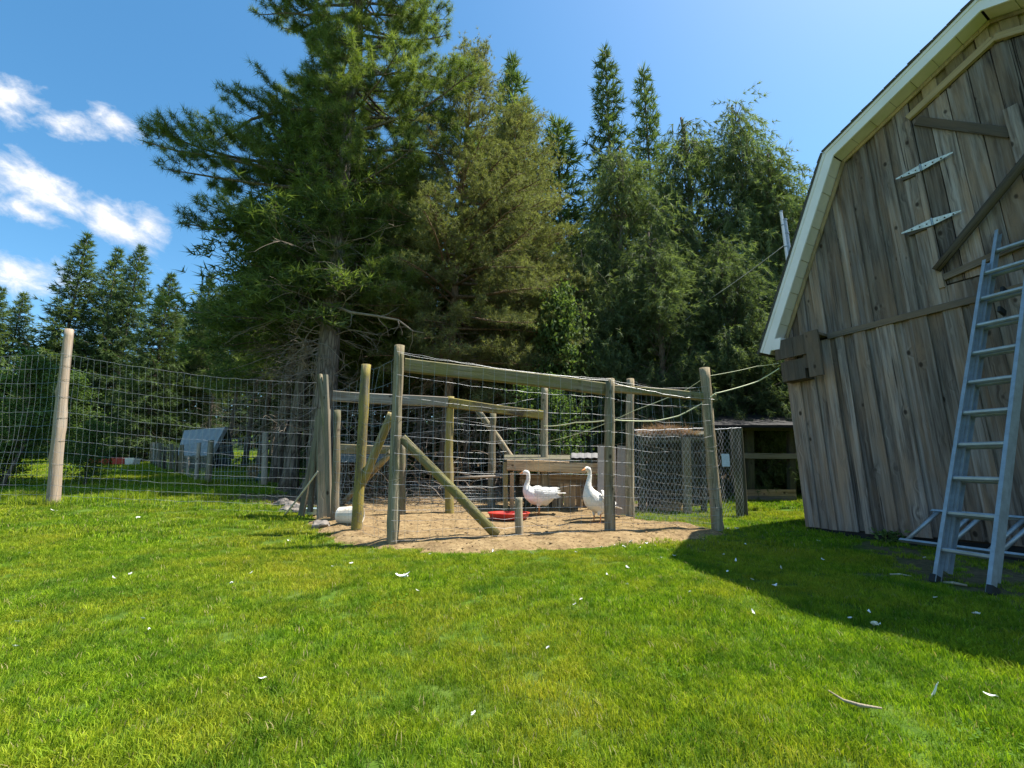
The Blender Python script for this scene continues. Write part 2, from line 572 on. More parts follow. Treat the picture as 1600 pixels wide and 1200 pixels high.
M['leaf_dark'] = foliage_mat('dark leaves', (0.045, 0.078, 0.028), (0.120, 0.185, 0.052), 0.4, 0.45, (0.19, 0.26, 0.08))
M['wood_far'] = foliage_mat('far wood', (0.012, 0.022, 0.012), (0.035, 0.055, 0.022), 0.2, 0.7)
M['goose'] = simple_mat('white goose feathers', (0.74, 0.71, 0.65), 0.8, var=0.10, scale=26, bump=0.6, dirt=(0.52, 0.42, 0.30), dscale=5, damt=0.35)
M['goose_wing'] = simple_mat('white wing feathers', (0.76, 0.74, 0.70), 0.75, var=0.10, scale=24, bump=0.4, dirt=(0.55, 0.48, 0.38), dscale=9, damt=0.4)
M['orange'] = simple_mat('orange bill', (0.62, 0.25, 0.08), 0.5, var=0.1)
M['eye'] = simple_mat('dark eye', (0.02, 0.015, 0.01), 0.2, spec=0.6)
M['red_plastic'] = simple_mat('faded red plastic', (0.42, 0.028, 0.018), 0.45, var=0.15, scale=5, dirt=(0.38, 0.09, 0.05), dscale=6, damt=0.5)
M['white_plastic'] = simple_mat('dirty white plastic', (0.70, 0.66, 0.58), 0.5, var=0.06, dirt=(0.42, 0.29, 0.16), dscale=4, damt=0.7)
M['pale_blue'] = simple_mat('pale blue plastic', (0.40, 0.52, 0.55), 0.5, var=0.08)
M['feather'] = simple_mat('white feather', (0.82, 0.81, 0.78), 0.8, var=0.04)
M['stone'] = simple_mat('field stone', (0.20, 0.175, 0.15), 0.9, var=0.35, scale=7, bump=0.5)
M['straw'] = foliage_mat('dry straw', (0.22, 0.15, 0.08), (0.46, 0.34, 0.18), 0.2, 0.8)
M['straw_pink'] = foliage_mat('brown pine brush', (0.17, 0.10, 0.07), (0.38, 0.25, 0.18), 0.15, 0.8)
M['rope'] = simple_mat('pale yellow rope', (0.55, 0.57, 0.36), 0.8, var=0.1)
M['cable'] = simple_mat('grey cable', (0.35, 0.36, 0.33), 0.6)
M['metal_roof'] = simple_mat('pale corrugated metal', (0.33, 0.325, 0.31), 0.55, metal=0.0, var=0.08, dirt=(0.3, 0.3, 0.3), dscale=3, damt=0.4)
M['old_sheet'] = simple_mat('dull old sheet metal', (0.17, 0.165, 0.16), 0.75, var=0.1)
M['blue_wall'] = simple_mat('blue grey shed wall', (0.07, 0.10, 0.13), 0.7)
M['shed_dark'] = simple_mat('shed interior', (0.025, 0.025, 0.025), 0.9)
M['paper'] = simple_mat('pale blue paper notice', (0.55, 0.65, 0.74), 0.7, var=0.12, scale=30)
M['stick'] = wood_mat('bleached stick', (0.28, 0.22, 0.15), (0.55, 0.46, 0.33), knots=False)


# lawn soil / grass materials
def grass_mat():
    m, nt = new_mat('lawn grass')
    a = nt.n('ShaderNodeAttribute', attribute_name='tint').outputs['Fac']
    oi = nt.n('ShaderNodeObjectInfo')
    geo = nt.n('ShaderNodeNewGeometry')
    pos = nt.vm('MULTIPLY', geo.outputs['Position'], (1, 1, 0))
    patch = nt.noise(pos, 0.55, 5, 0.6, 0.3)
    fine = nt.noise(pos, 3.2, 4, 0.65)
    fine2 = nt.noise(pos, 13.0, 3, 0.6)
    v = nt.m('ADD', nt.m('ADD', nt.m('MULTIPLY', a, 0.55), nt.m('MULTIPLY', fine, 0.45)), nt.m('MULTIPLY', nt.m('SUBTRACT', fine2, 0.5), 1.15))
    col = nt.ramp(v, [(0.18, (0.055, 0.125, 0.008)), (0.5, (0.19, 0.315, 0.014)), (0.85, (0.36, 0.46, 0.028))])
    dry = nt.m('MULTIPLY', nt.ramp(nt.m('ADD', nt.m('MULTIPLY', patch, 0.8), nt.m('MULTIPLY', fine, 0.3)), [(0.48, 0), (0.66, 0.95)]), nt.ramp(a, [(0.1, 0.3), (0.8, 1)]))
    col = nt.mix(dry, col, (0.42, 0.385, 0.035))
    clover = nt.ramp(nt.noise(pos, 1.7, 5, 0.7, 0.5), [(0.48, 0), (0.62, 0.85)])
    col = nt.mix(nt.m('MULTIPLY', clover, nt.m('SUBTRACT', 1.0, dry)), col, (0.075, 0.165, 0.014))
    straw = nt.m('GREATER_THAN', a, 0.955)
    col = nt.mix(straw, col, (0.33, 0.28, 0.13))
    br = nt.m('ADD', nt.m('MULTIPLY', oi.outputs['Random'], 0.35), 0.82)
    col = nt.mix(1.0, col, nt.n('ShaderNodeCombineXYZ', {0: br, 1: br, 2: br}).outputs[0], 'MULTIPLY')
    d = nt.n('ShaderNodeBsdfPrincipled', {'Base Color': col, 'Roughness': 0.6, 'Specular IOR Level': 0.1})
    t = nt.n('ShaderNodeBsdfTranslucent', {'Color': nt.mix(1.0, col, (1.2, 1.25, 0.6), 'MULTIPLY')})
    mx = nt.n('ShaderNodeMixShader', {0: 0.36, 1: d.outputs[0], 2: t.outputs[0]})
    nt.n('ShaderNodeOutputMaterial', {0: mx})
    return m


def ground_mat():
    m, nt = new_mat('lawn ground')
    tc = nt.n('ShaderNodeTexCoord')
    lit = nt.n('ShaderNodeAttribute', attribute_name='litter').outputs['Fac']
    p = tc.outputs['Object']
    n1 = nt.noise(p, 0.55, 5, 0.6, 0.3)
    n2 = nt.noise(p, 18, 6, 0.7)
    n3 = nt.noise(p, 3.0, 5, 0.65)
    green = nt.ramp(nt.m('ADD', nt.m('MULTIPLY', n2, 0.6), nt.m('MULTIPLY', n3, 0.4)), [(0.3, (0.035, 0.06, 0.012)), (0.55, (0.07, 0.13, 0.014)), (0.8, (0.12, 0.18, 0.025))])
    green = nt.mix(nt.ramp(n1, [(0.5, 0), (0.75, 0.5)]), green, (0.15, 0.13, 0.05))
    brown = nt.ramp(nt.m('ADD', nt.m('MULTIPLY', n2, 0.7), nt.m('MULTIPLY', n3, 0.3)), [(0.3, (0.06, 0.042, 0.028)), (0.5, (0.14, 0.10, 0.065)), (0.75, (0.25, 0.18, 0.11))])
    col = nt.mix(nt.m('ADD', nt.m('MULTIPLY', nt.m('SUBTRACT', n3, 0.5), 0.8), lit, clamp=True), green, brown)
    finish(nt, col, 0.95, n2, 0.7, 0.03, spec=0.05)
    return m


def dirt_mat():
    m, nt = new_mat('bare sandy dirt')
    tc = nt.n('ShaderNodeTexCoord')
    p = tc.outputs['Object']
    n1 = nt.noise(p, 1.4, 5, 0.6, 0.4)
    n2 = nt.noise(p, 22, 7, 0.72)
    n3 = nt.noise(p, 90, 3, 0.7)
    n4 = nt.noise(p, 6, 5, 0.65)
    col = nt.ramp(nt.m('ADD', nt.m('MULTIPLY', n2, 0.5), nt.m('MULTIPLY', n4, 0.5)), [(0.34, (0.085, 0.056, 0.030)), (0.5, (0.235, 0.165, 0.084)), (0.70, (0.41, 0.305, 0.165))])
    col = nt.mix(nt.ramp(n1, [(0.45, 0), (0.75, 0.6)]), col, (0.20, 0.13, 0.065))
    speck = nt.ramp(n3, [(0.62, 0), (0.72, 0.7)])
    col = nt.mix(speck, col, (0.13, 0.085, 0.045))
    h = nt.m('ADD', nt.m('MULTIPLY', n2, 0.6), nt.m('MULTIPLY', n3, 0.4))
    finish(nt, col, 0.95, h, 0.8, 0.025, spec=0.05)
    return m


M['grass'] = grass_mat()
M['ground'] = ground_mat()
M['dirt'] = dirt_mat()

# ------------------------------------------------------------------ ground
PEN_PX = [(485, 816), (512, 840), (560, 852), (612, 859), (700, 863), (800, 861), (900, 857), (980, 853), (1060, 847), (1135, 835),
          (1080, 822), (1010, 815), (960, 800), (955, 778), (850, 770), (700, 766), (600, 766), (530, 772), (495, 798)]
PEN = [G(*p) for p in PEN_PX]
PENXY = np.array([(p.x, p.y) for p in PEN])


def sd_poly(x, y, P):
    """signed distance to polygon, positive inside"""
    x = np.asarray(x, float)
    y = np.asarray(y, float)
    d = np.full(x.shape, 1e9)
    inside = np.zeros(x.shape, bool)
    n = len(P)
    for i in range(n):
        ax, ay = P[i]
        bx, by = P[(i + 1) % n]
        ex, ey = bx - ax, by - ay
        t = np.clip(((x - ax) * ex + (y - ay) * ey) / (ex * ex + ey * ey + 1e-12), 0, 1)
        d = np.minimum(d, np.hypot(x - ax - t * ex, y - ay - t * ey))
        c = ((ay > y) != (by > y)) & (x < (bx - ax) * (y - ay) / (by - ay + 1e-12) + ax)
        inside ^= c
    return np.where(inside, d, -d)


def wob(x, y):
    return 0.10 * np.sin(3.1 * x + 1.7 * y) * np.sin(2.3 * y - 1.1 * x + 0.6) + 0.06 * np.sin(9.1 * x - 4.0 * y) * np.sin(7.7 * y + 3.3 * x) + 0.03 * np.sin(23 * x + 3 * y) * np.sin(19 * y - 8 * x)


def pen_sd(x, y):
    return sd_poly(x, y, PENXY) + wob(x, y)


# edge of the needle litter under the trees
LIT = np.array([(-5.6, 9.3), (-3.4, 8.6), (-3.0, 8.9), (-1.5, 9.4), (2.2, 9.2), (3.0, 9.3), (4.5, 10.3), (6.5, 12.5), (13, 15), (40, 20), (60, 60), (-20, 60), (-11.5, 30), (-8.2, 18), (-6.3, 13)])
BARE = np.array([(3.4, 4.4), (4.6, 5.9), (5.6, 4.2), (5.0, 3.0), (4.0, 3.4)])     # worn strip in front of the barn wall


def litter(x, y):
    a = sstep(-0.5, 0.7, sd_poly(x, y, LIT) + 3 * wob(x, y))
    b = 0.85 * sstep(-0.5, 0.25, sd_poly(x, y, BARE) + 2.5 * wob(x * 1.3, y * 1.3))
    return np.maximum(a, b)


def grid_mesh(xs, ys, zf):
    X, Y = np.meshgrid(xs, ys)
    Z = zf(X, Y)
    V = np.stack([X.ravel(), Y.ravel(), Z.ravel()], 1)
    nx, ny = len(xs), len(ys)
    i, j = np.meshgrid(np.arange(nx - 1), np.arange(ny - 1))
    a = (j * nx + i).ravel()
    return V, np.stack([a, a + 1, a + 1 + nx, a + nx], 1), X.ravel(), Y.ravel()


s = np.linspace(-1, 1, 301)
xs = np.sinh(s * 4.4) / np.sinh(4.4) * 220
ys = np.concatenate([np.linspace(-80, 0, 15)[:-1], np.linspace(0, 14, 110)[:-1], 14 + (np.exp(np.linspace(0, 1, 70) * 3.4) - 1) / (math.exp(3.4) - 1) * 246])
V, F, X, Y = grid_mesh(xs, ys, gz_np)
sdp = pen_sd(X, Y)
V[:, 2] -= np.where((sdp > 0.12), 0.05, 0)
me = mesh_np('lawn', V, F, M['ground'], True, {'litter': litter(X, Y)})
lawn = place(bpy.data.objects.new('lawn', me), Matrix.Identity(4))
lawn['kind'] = 'structure'
lawn['label'] = 'sunlit mown lawn rising gently towards the trees'

# bare sandy yard of the pen
xs = np.arange(PENXY[:, 0].min() - 0.5, PENXY[:, 0].max() + 0.5, 0.035)
ys = np.arange(PENXY[:, 1].min() - 0.5, PENXY[:, 1].max() + 0.5, 0.035)


def dirt_z(x, y):
    sd = pen_sd(x, y)
    h = np.clip(sd * 0.22, -0.06, 0.055)
    h = h + 0.014 * np.sin(6 * x + 2 * y) * np.sin(5 * y - 3 * x) + 0.007 * np.sin(13.3 * x + 5.1 * y + 2 * np.sin(3.1 * y)) * np.sin(9.7 * y - 4.3 * x + 2 * np.sin(2.3 * x))
    return gz_np(x, y) + h


V, F, X, Y = grid_mesh(xs, ys, dirt_z)
sdp = pen_sd(X, Y)
keep = (sdp[F] > -0.22).all(1)
me = mesh_np('pen_dirt', V, F[keep], M['dirt'], True)
dirt = place(bpy.data.objects.new('dirt_yard', me), Matrix.Identity(4))
dirt['kind'] = 'structure'
dirt['label'] = 'bare sandy ground of the goose pen'


def yard_z(x, y):
    return float(max(dirt_z(np.float64(x), np.float64(y)), gz(x, y)))


def PG(px, py):
    p = G(px, py)
    p.z = yard_z(p.x, p.y)
    return p


# ------------------------------------------------------------------ grass blades
def tuft_mesh(i, blades, rad, hmin, hmax, wid, lean):
    V, F, T = [], [], []
    for b in range(blades):
        r = rad * math.sqrt(rnd.random())
        th = rnd.random() * 6.283
        x, y = r * math.cos(th), r * math.sin(th)
        h = rnd.uniform(hmin, hmax)
        az = rnd.random() * 6.283
        ln = rnd.uniform(0.1, lean) * h
        w = wid * rnd.uniform(0.7, 1.3)
        dx, dy = math.cos(az), math.sin(az)
        fa = rnd.random() * 6.283
        px, py = math.cos(fa) * w / 2, math.sin(fa) * w / 2
        m = (x + dx * ln * 0.35, y + dy * ln * 0.35, h * 0.6)
        t = (x + dx * ln, y + dy * ln, h * rnd.uniform(0.8, 1.0))
        k = len(V)
        V += [(x - px, y - py, -0.01), (x + px, y + py, -0.01), (m[0] + px * 0.8, m[1] + py * 0.8, m[2]), (m[0] - px * 0.8, m[1] - py * 0.8, m[2]), t]
        F += [(k, k + 1, k + 2), (k, k + 2, k + 3), (k + 3, k + 2, k + 4)]
        T += [rnd.random()] * 5
    return mesh_np('grass_tuft', V, F, M['grass'], False, {'tint': T})


tuft_col = bpy.data.collections.new('grass_tufts')      # not linked to the scene: only a source for the lawn blades
for i in range(6):
    tuft_col.objects.link(bpy.data.objects.new('grass_tuft_%02d' % i, tuft_mesh(i, 105, 0.085, 0.016, 0.044, 0.0035, 1.05)))
for i in range(6, 9):
    tuft_col.objects.link(bpy.data.objects.new('grass_tuft_%02d' % i, tuft_mesh(i, 70, 0.13, 0.03, 0.06, 0.008, 0.9)))
for i in range(9, 11):   # taller unmown grass along fences and walls
    tuft_col.objects.link(bpy.data.objects.new('grass_tuft_%02d' % i, tuft_mesh(i, 60, 0.10, 0.06, 0.17, 0.006, 0.8)))


def rosette_mesh(i, nl, rad, ll):
    V, F, T = [], [], []
    for b in range(nl):
        r = rad * math.sqrt(rnd.random())
        th = rnd.random() * 6.283
        c = Vector((r * math.cos(th), r * math.sin(th), rnd.uniform(0.012, 0.04)))
        d = Vector((rnd.gauss(0, 1), rnd.gauss(0, 1), rnd.gauss(0.15, 0.3))).normalized()
        s_ = d.cross(Vector((0, 0, 1))).normalized()
        L = ll * rnd.uniform(0.7, 1.3)
        k = len(V)
        V += [tuple(c), tuple(c + d * L * 0.4 + s_ * L * 0.34), tuple(c + d * L * 0.85 + s_ * L * 0.22), tuple(c + d * L), tuple(c + d * L * 0.85 - s_ * L * 0.22), tuple(c + d * L * 0.4 - s_ * L * 0.34)]
        F += [(k, k + 1, k + 2), (k, k + 2, k + 3), (k, k + 3, k + 4), (k, k + 4, k + 5)]
        T += [rnd.random() * 0.5] * 6
    return mesh_np('weed_tuft', V, F, M['clover'], False, {'tint': T})


M['clover'] = foliage_mat('clover leaves', (0.07, 0.15, 0.012), (0.15, 0.27, 0.022), 0.4, 0.5)
for i in range(11, 13):
    tuft_col.objects.link(bpy.data.objects.new('grass_tuft_%02d' % i, rosette_mesh(i, 48, 0.13, 0.013 if i == 11 else 0.017)))


def scatter(y0, y1, dens, halfw=1.22):
    a = halfw * (y1 * y1 - y0 * y0) + 1.2 * (y1 - y0)
    n = int(a * dens)
    yy = np.sqrt(rng.uniform(y0 * y0, y1 * y1, n))
    xx = rng.uniform(-1, 1, n) * (halfw * yy + 0.6)
    return xx, yy


pts = []
for (y0, y1, d, ids, sc_) in ((0.9, 3.0, 330, (0, 6), 1.0), (3.0, 5.5, 230, (0, 6), 1.0), (5.5, 9.0, 110, (0, 9), 1.0), (9.0, 16.0, 36, (6, 9), 1.25), (16.0, 32.0, 10, (6, 9), 1.9)):
    x, y = scatter(y0, y1, d)
    idx = rng.integers(ids[0], ids[1], len(x))
    pts.append(np.stack([x, y, idx, np.full(len(x), sc_)], 1))
x, y = scatter(0.9, 8.0, 55)
fw_ = np.sin(2.3 * x + 1.1 * y + 0.5) * np.sin(1.9 * y - 1.4 * x) + 0.5 * np.sin(5.1 * x - 2 * y) * np.sin(4.3 * y + x)
k = fw_ > rng.uniform(0.35, 4.5, len(x))
pts.append(np.stack([x[k], y[k], rng.integers(11, 13, k.sum()), np.full(k.sum(), 1.0)], 1))
P = np.concatenate(pts)
# tall grass along the deer fence and at the barn foot
tall = []
for (a, b, n, sp) in ((G(0, 775), G(80, 790), 260, 0.3), (G(95, 790), G(250, 775), 300, 0.28), (G(-200, 760), G(20, 740), 160, 0.8), (G(250, 775), G(430, 770), 90, 0.3), (G(300, 760), G(350, 755), 120, 0.4), (G(30, 735), G(140, 730), 200, 0.7)):
    t = rng.random(n)
    tall.append(np.stack([a.x + (b.x - a.x) * t + rng.normal(0, sp * 0.5, n), a.y + (b.y - a.y) * t + rng.normal(0, sp * 0.5, n), rng.integers(9, 11, n), rng.uniform(0.5, 1.2, n)], 1))
P = np.concatenate([P] + tall)
keep = (pen_sd(P[:, 0], P[:, 1]) < np.minimum(rng.uniform(-0.2, 0.12, len(P)), rng.uniform(-0.2, 0.2, len(P)))) & (rng.random(len(P)) > litter(P[:, 0], P[:, 1]) * 0.985)
# keep the barn floor clear
BC = Vector((4.26, 6.86))
tt = (P[:, 0] - 4.26) * 0.4817 - (P[:, 1] - 6.86) * 0.8763
dd = (P[:, 0] - 4.26) * 0.8763 + (P[:, 1] - 6.86) * 0.4817
keep &= ~((dd > 0.0) & (tt > -0.02) & (tt < 5.8))
P = P[keep]
# clover-like darker taller clumps: scale variation from a smooth field
fld = 0.5 + 0.5 * np.sin(1.9 * P[:, 0] + 0.8 * P[:, 1]) * np.sin(1.5 * P[:, 1] - 1.1 * P[:, 0] + 0.7)
fl2 = np.sin(7.3 * P[:, 0] + 2.1 * P[:, 1] + 1.0) * np.sin(6.1 * P[:, 1] - 3.2 * P[:, 0])
P[:, 3] *= 0.66 + 0.35 * fld + 0.16 * fl2 + rng.uniform(-0.15, 0.35, len(P))
Vg = np.stack([P[:, 0], P[:, 1], gz_np(P[:, 0], P[:, 1])], 1)
gm = bpy.data.meshes.new('grass_points')
gm.vertices.add(len(Vg))
gm.vertices.foreach_set('co', Vg.astype(np.float32).ravel())
a = gm.attributes.new('idx', 'INT', 'POINT')
a.data.foreach_set('value', P[:, 2].astype(np.int32))
a = gm.attributes.new('scl', 'FLOAT', 'POINT')
a.data.foreach_set('value', P[:, 3].astype(np.float32))
a = gm.attributes.new('rot', 'FLOAT_VECTOR', 'POINT')
rot = np.stack([np.full(len(P), -0.0), np.zeros(len(P)), rng.uniform(0, 6.283, len(P))], 1).astype(np.float32)
a.data.foreach_set('vector', rot.ravel())
gm.materials.append(M['grass'])
grass = place(bpy.data.objects.new('grass', gm), Matrix.Identity(4))
tag(grass, 'short green mown grass blades covering the lawn', 'grass', kind='stuff')
ng = bpy.data.node_groups.new('grass_on_points', 'GeometryNodeTree')
ng.interface.new_socket('Geometry', in_out='INPUT', socket_type='NodeSocketGeometry')
ng.interface.new_socket('Geometry', in_out='OUTPUT', socket_type='NodeSocketGeometry')
nt = NT(ng)
gi = nt.n('NodeGroupInput')
ci = nt.n('GeometryNodeCollectionInfo', {'Collection': tuft_col, 'Separate Children': True, 'Reset Children': True})
ni = nt.n('GeometryNodeInputNamedAttribute', {'Name': 'idx'}, data_type='INT')
ns = nt.n('GeometryNodeInputNamedAttribute', {'Name': 'scl'}, data_type='FLOAT')
nr = nt.n('GeometryNodeInputNamedAttribute', {'Name': 'rot'}, data_type='FLOAT_VECTOR')
mp = nt.n('GeometryNodeMeshToPoints', {0: gi.outputs[0]})
ip = nt.n('GeometryNodeInstanceOnPoints', {'Points': mp.outputs[0], 'Instance': ci.outputs[0], 'Pick Instance': True})
act = lambda nd: [o for o in nd.outputs if o.enabled][0]
ng.links.new(act(ni), ip.inputs['Instance Index'])
ng.links.new(act(nr), ip.inputs['Rotation'])
ng.links.new(act(ns), ip.inputs['Scale'])
nt.n('NodeGroupOutput', {0: ip.outputs[0]})
md = grass.modifiers.new('blades', 'NODES')
md.node_group = ng

# ------------------------------------------------------------------ barn
# local frame: x along the gable wall towards the camera, y into the barn, z up
BARN = thing('barn', 'weathered grey board barn with gambrel roof and cream eaves', 'barn', (4.26, 6.86, 0.40), rotz=math.atan2(-0.8763, 0.4817))
BM = MW[BARN.name]
WID, DEEP = 5.7, 8.0
OUT = [(-0.20, 2.68), (1.08, 5.36), (2.85, 6.157), (4.62, 5.36), (5.9, 2.68)]     # outer roof line (t, h)


def roof_h(t, off=0.0):
    """height of the roof line lowered by a perpendicular offset"""
    if t > 2.85:
        t = 5.7 - t
    s1 = (5.36 - 2.68) / 1.28
    s2 = 0.45
    a = 2.68 + (t + 0.2) * s1 - off * math.hypot(1, s1)
    b = 5.36 + (t - 1.08) * s2 - off * math.hypot(1, s2)
    return min(a, b)


def bl(x, y, z):
    return BM @ Vector((x, y, z))


def outline(off):
    ts = [0.0]
    # knee of the lowered line
    s1, s2 = 2.68 / 1.28, 0.45
    k = (5.36 - 1.08 * s2 - off * math.hypot(1, s2) - 2.68 - 0.2 * s1 + off * math.hypot(1, s1)) / (s1 - s2)
    return [(k, roof_h(k, off)), (2.85, roof_h(2.85, off)), (5.7 - k, roof_h(k, off))]


ol = [(0.0, -0.05), (WID, -0.05), (WID, roof_h(WID, 0.13))] + outline(0.13)[::-1] + [(0.0, roof_h(0, 0.13))]
mb = MB()
mb.prism([(t, 0.04, h) for (t, h) in ol], (0, 0.06, 0))
wall = mb.local('gable_wall', M['barn_back'], BARN)
mb = MB()
mb.prism([(t, DEEP - 0.1, h) for (t, h) in ol], (0, 0.06, 0))
mb.local('gable_wall', M['barn_board'], BARN)
for x in (0.002, WID - 0.062):
    mb = MB()
    mb.box((x, 0.1, -0.05), (x + 0.06, DEEP - 0.1, roof_h(0, 0.13)))
    mb.local('side_wall', M['barn_board'], BARN)

# vertical boards, proud and recessed in turn; those below the band share a few meshes
low_mesh = []
for i in range(9):
    w_ = (0.125, 0.16, 0.19, 0.14, 0.10, 0.175, 0.115, 0.15, 0.135)[i]
    low_mesh.append((w_, plank_mesh('board', 2.66, w_, 0.024, M['barn_board'], segs=6, warp=0.004)))
t, k = 0.0, 0
while t < WID - 0.02:
    w_, me = low_mesh[rnd.randrange(9)]
    proud = k % 2 == 0
    x = t + w_ / 2
    y = -0.018 if proud else 0.016
    if x + w_ / 2 > WID + 0.02:
        break
    o = bpy.data.objects.new('board', me)
    a = bl(x, y + rnd.uniform(-0.003, 0.003), 0.05 + rnd.uniform(-0.015, 0.015))
    b = bl(x + rnd.uniform(-0.006, 0.006), y, 2.72)
    place(o, frame_z(a, b, BM.to_3x3() @ Vector((0, -1, 0))), wall)
    t += w_ - (0.012 if proud else 0.016)
    k += 1
DT0, DT1 = 2.0, 3.7


def trim_h(t):
    return roof_h(t, 0.0) - 0.47


t, k = 0.0, 0
UPV = BM.to_3x3() @ Vector((0, -1, 0))
while t < WID - 0.02:
    w_ = rnd.choice((0.12, 0.15, 0.17, 0.13, 0.19, 0.145))
    snap = t < DT0 - 0.03 and DT0 < t + w_ + 0.05
    if snap:
        w_ = DT0 - t
    proud = k % 2 == 0
    x = t + w_ / 2
    top = min(roof_h(t + 0.01, 0.11), roof_h(t + w_ - 0.01, 0.11))
    y = -0.018 if proud else 0.016
    in_door = DT0 - 0.01 < x < DT1
    z0 = 2.765
    sl = (roof_h(t + w_, 0.11) - roof_h(t, 0.11)) / w_
    if x < 2.85:
        topc = roof_h(x, 0.11)
    else:
        topc = roof_h(x, 0.11)
    sl = max(-2.2, min(2.2, sl))
    if in_door:
        # short sheltered board above the door trim
        zt = trim_h(x) + 0.02
        me = plank_mesh('board', topc - zt, w_, 0.024, M['trim_tan'], segs=2, warp=0.002, top_cut=sl)
        place(bpy.data.objects.new('board', me), frame_z(bl(x, y, zt), bl(x, y, topc), UPV), wall)
    else:
        me = plank_mesh('board', topc - z0, w_, 0.024, M['barn_board'], segs=6, warp=0.004, top_cut=-sl if False else sl)
        place(bpy.data.objects.new('board', me), frame_z(bl(x, y, z0), bl(x, y, topc), UPV), wall)
    t += w_ - (0.0 if snap else 0.014)
    k += 1

# hay door
mb = MB()
mb.prism([(DT0, 0.012, 3.0), (DT1, 0.012, 3.0), (DT1, 0.012, trim_h(DT1)), (2.85, 0.012, trim_h(2.85)), (DT0, 0.012, trim_h(DT0))], (0, 0.02, 0))
door = mb.local('hay_door', M['barn_back'], BARN)
t = DT0 + 0.002
while t < DT1 - 0.05:
    w_ = rnd.choice((0.17, 0.2, 0.185, 0.21))
    x = t + w_ / 2
    topc = trim_h(x) - 0.01
    sl = 0.45 if x < 2.85 else -0.45
    me = plank_mesh('board', topc - 3.02, w_ - 0.006, 0.024, M['barn_board'], segs=6, warp=0.003, top_cut=sl)
    place(bpy.data.objects.new('board', me), frame_z(bl(x, -0.004 + rnd.uniform(-0.003, 0.003), 3.02), bl(x, -0.004, topc), UPV), door)
    t += w_
# boards below the door opening, down to the band
t = DT0
while t < DT1:
    w_ = rnd.choice((0.14, 0.17, 0.19))
    me = plank_mesh('board', 0.235, w_, 0.024, M['barn_board'], segs=1, warp=0.001)
    place(bpy.data.objects.new('board', me), frame_z(bl(t + w_ / 2, rnd.choice((-0.012, 0.004)), 2.765), bl(t + w_ / 2, 0, 3.0), UPV), wall)
    t += w_ - 0.005
plank('door_trim', bl(DT0 - 0.03, -0.045, 2.98), bl(DT0 - 0.03, -0.045, trim_h(DT0) + 0.0), 0.05, 0.028, M['barn_board'], BARN, up=UPV)
plank('door_trim', bl(DT0 - 0.02, -0.05, trim_h(DT0 - 0.02) + 0.045), bl(2.845, -0.05, trim_h(2.845) + 0.045), 0.085, 0.05, M['trim_tan'], BARN, up=UPV)
plank('door_trim', bl(2.855, -0.05, trim_h(2.855) + 0.045), bl(DT1 + 0.02, -0.05, trim_h(DT1 + 0.02) + 0.045), 0.085, 0.05, M['trim_tan'], BARN, up=UPV)
plank('door_brace', bl(2.06, -0.04, 5.25), bl(2.80, -0.04, 4.50), 0.105, 0.03, M['barn_trim'], door, up=UPV)
plank('door_brace', bl(2.84, -0.065, 4.12), bl(2.84, -0.065, 4.80), 0.12, 0.028, M['barn_board'], door, up=UPV)
plank('door_brace', bl(2.0, -0.04, 3.10), bl(3.1, -0.04, 3.30), 0.085, 0.03, M['barn_trim'], door, up=UPV)
log('prop_pole', bl(1.96, -0.09, 3.20), bl(3.5, -0.13, 4.74), 0.047, 0.05, M['pole_dark'], BARN, n=10, rough=0.05)
# strap hinges: two long tapered leaves each
for (hz, ha, hb) in ((4.585, 1.75, 2.32), (3.828, 1.70, 2.28)):
    mb = MB()
    c = DT0 + 0.01
    mb.prism([(ha, -0.074, hz - 0.006), (c - 0.012, -0.074, hz - 0.045), (c - 0.012, -0.074, hz + 0.04), (ha, -0.074, hz + 0.008)], (0, 0.007, 0))
    mb.prism([(c + 0.012, -0.074, hz - 0.045), (hb, -0.074, hz - 0.006), (hb, -0.074, hz + 0.008), (c + 0.012, -0.074, hz + 0.04)], (0, 0.007, 0))
    hg = mb.local('strap_hinge', M['hinge'], door)
    mb = MB()
    mb.tube([(c, -0.076, hz - 0.05), (c, -0.076, hz + 0.046)], 0.011, 8)
    mb.local('hinge_pin', M['alu'], door)
    for q in (0.05, 0.12, 0.2):
        for sgn in (-1, 1):
            xx = c + sgn * q
            mb = MB()
            mb.tube([(xx, -0.082, hz - 0.008), (xx, -0.07, hz - 0.008)], 0.008, 6)
            mb.local('bolt', M['tar'], door)
    # wedge block that packs the hinge leaf out from the boards
    plank('hinge_block', bl(ha + 0.06, -0.045, hz - 0.035), bl(c - 0.02, -0.045, hz - 0.035), 0.05, 0.04, M['barn_trim'], door, up=UPV)
# band between the two rows of boards
plank('band_board', bl(0.66, -0.045, 2.742), bl(3.6, -0.045, 2.742), 0.085, 0.034, M['barn_trim'], BARN, up=UPV)
plank('band_board', bl(3.602, -0.045, 2.742), bl(5.7, -0.045, 2.742), 0.085, 0.034, M['barn_trim'], BARN, up=UPV)
# boxed beam end at the corner
mb = MB()
mb.box((0.02, -0.29, 2.50), (0.47, -0.255, 2.79))
mb.local('beam_board', M['barn_trim'], BARN).active_material = M['barn_trim']
mb = MB()
mb.box((0.475, -0.30, 2.15), (0.655, -0.262, 2.81))
mb.local('beam_board', M['barn_trim'], BARN)
mb = MB()
mb.box((0.06, -0.25, 2.16), (0.40, -0.03, 2.46))
mb.box((0.40, -0.25, 2.30), (0.50, -0.03, 2.74))
mb.local('beam_end', M['barn_trim'], BARN)
mb = MB()
mb.box((0.02, -0.253, 2.74), (0.655, -0.03, 2.775))
mb.local('beam_board', M['barn_trim'], BARN)
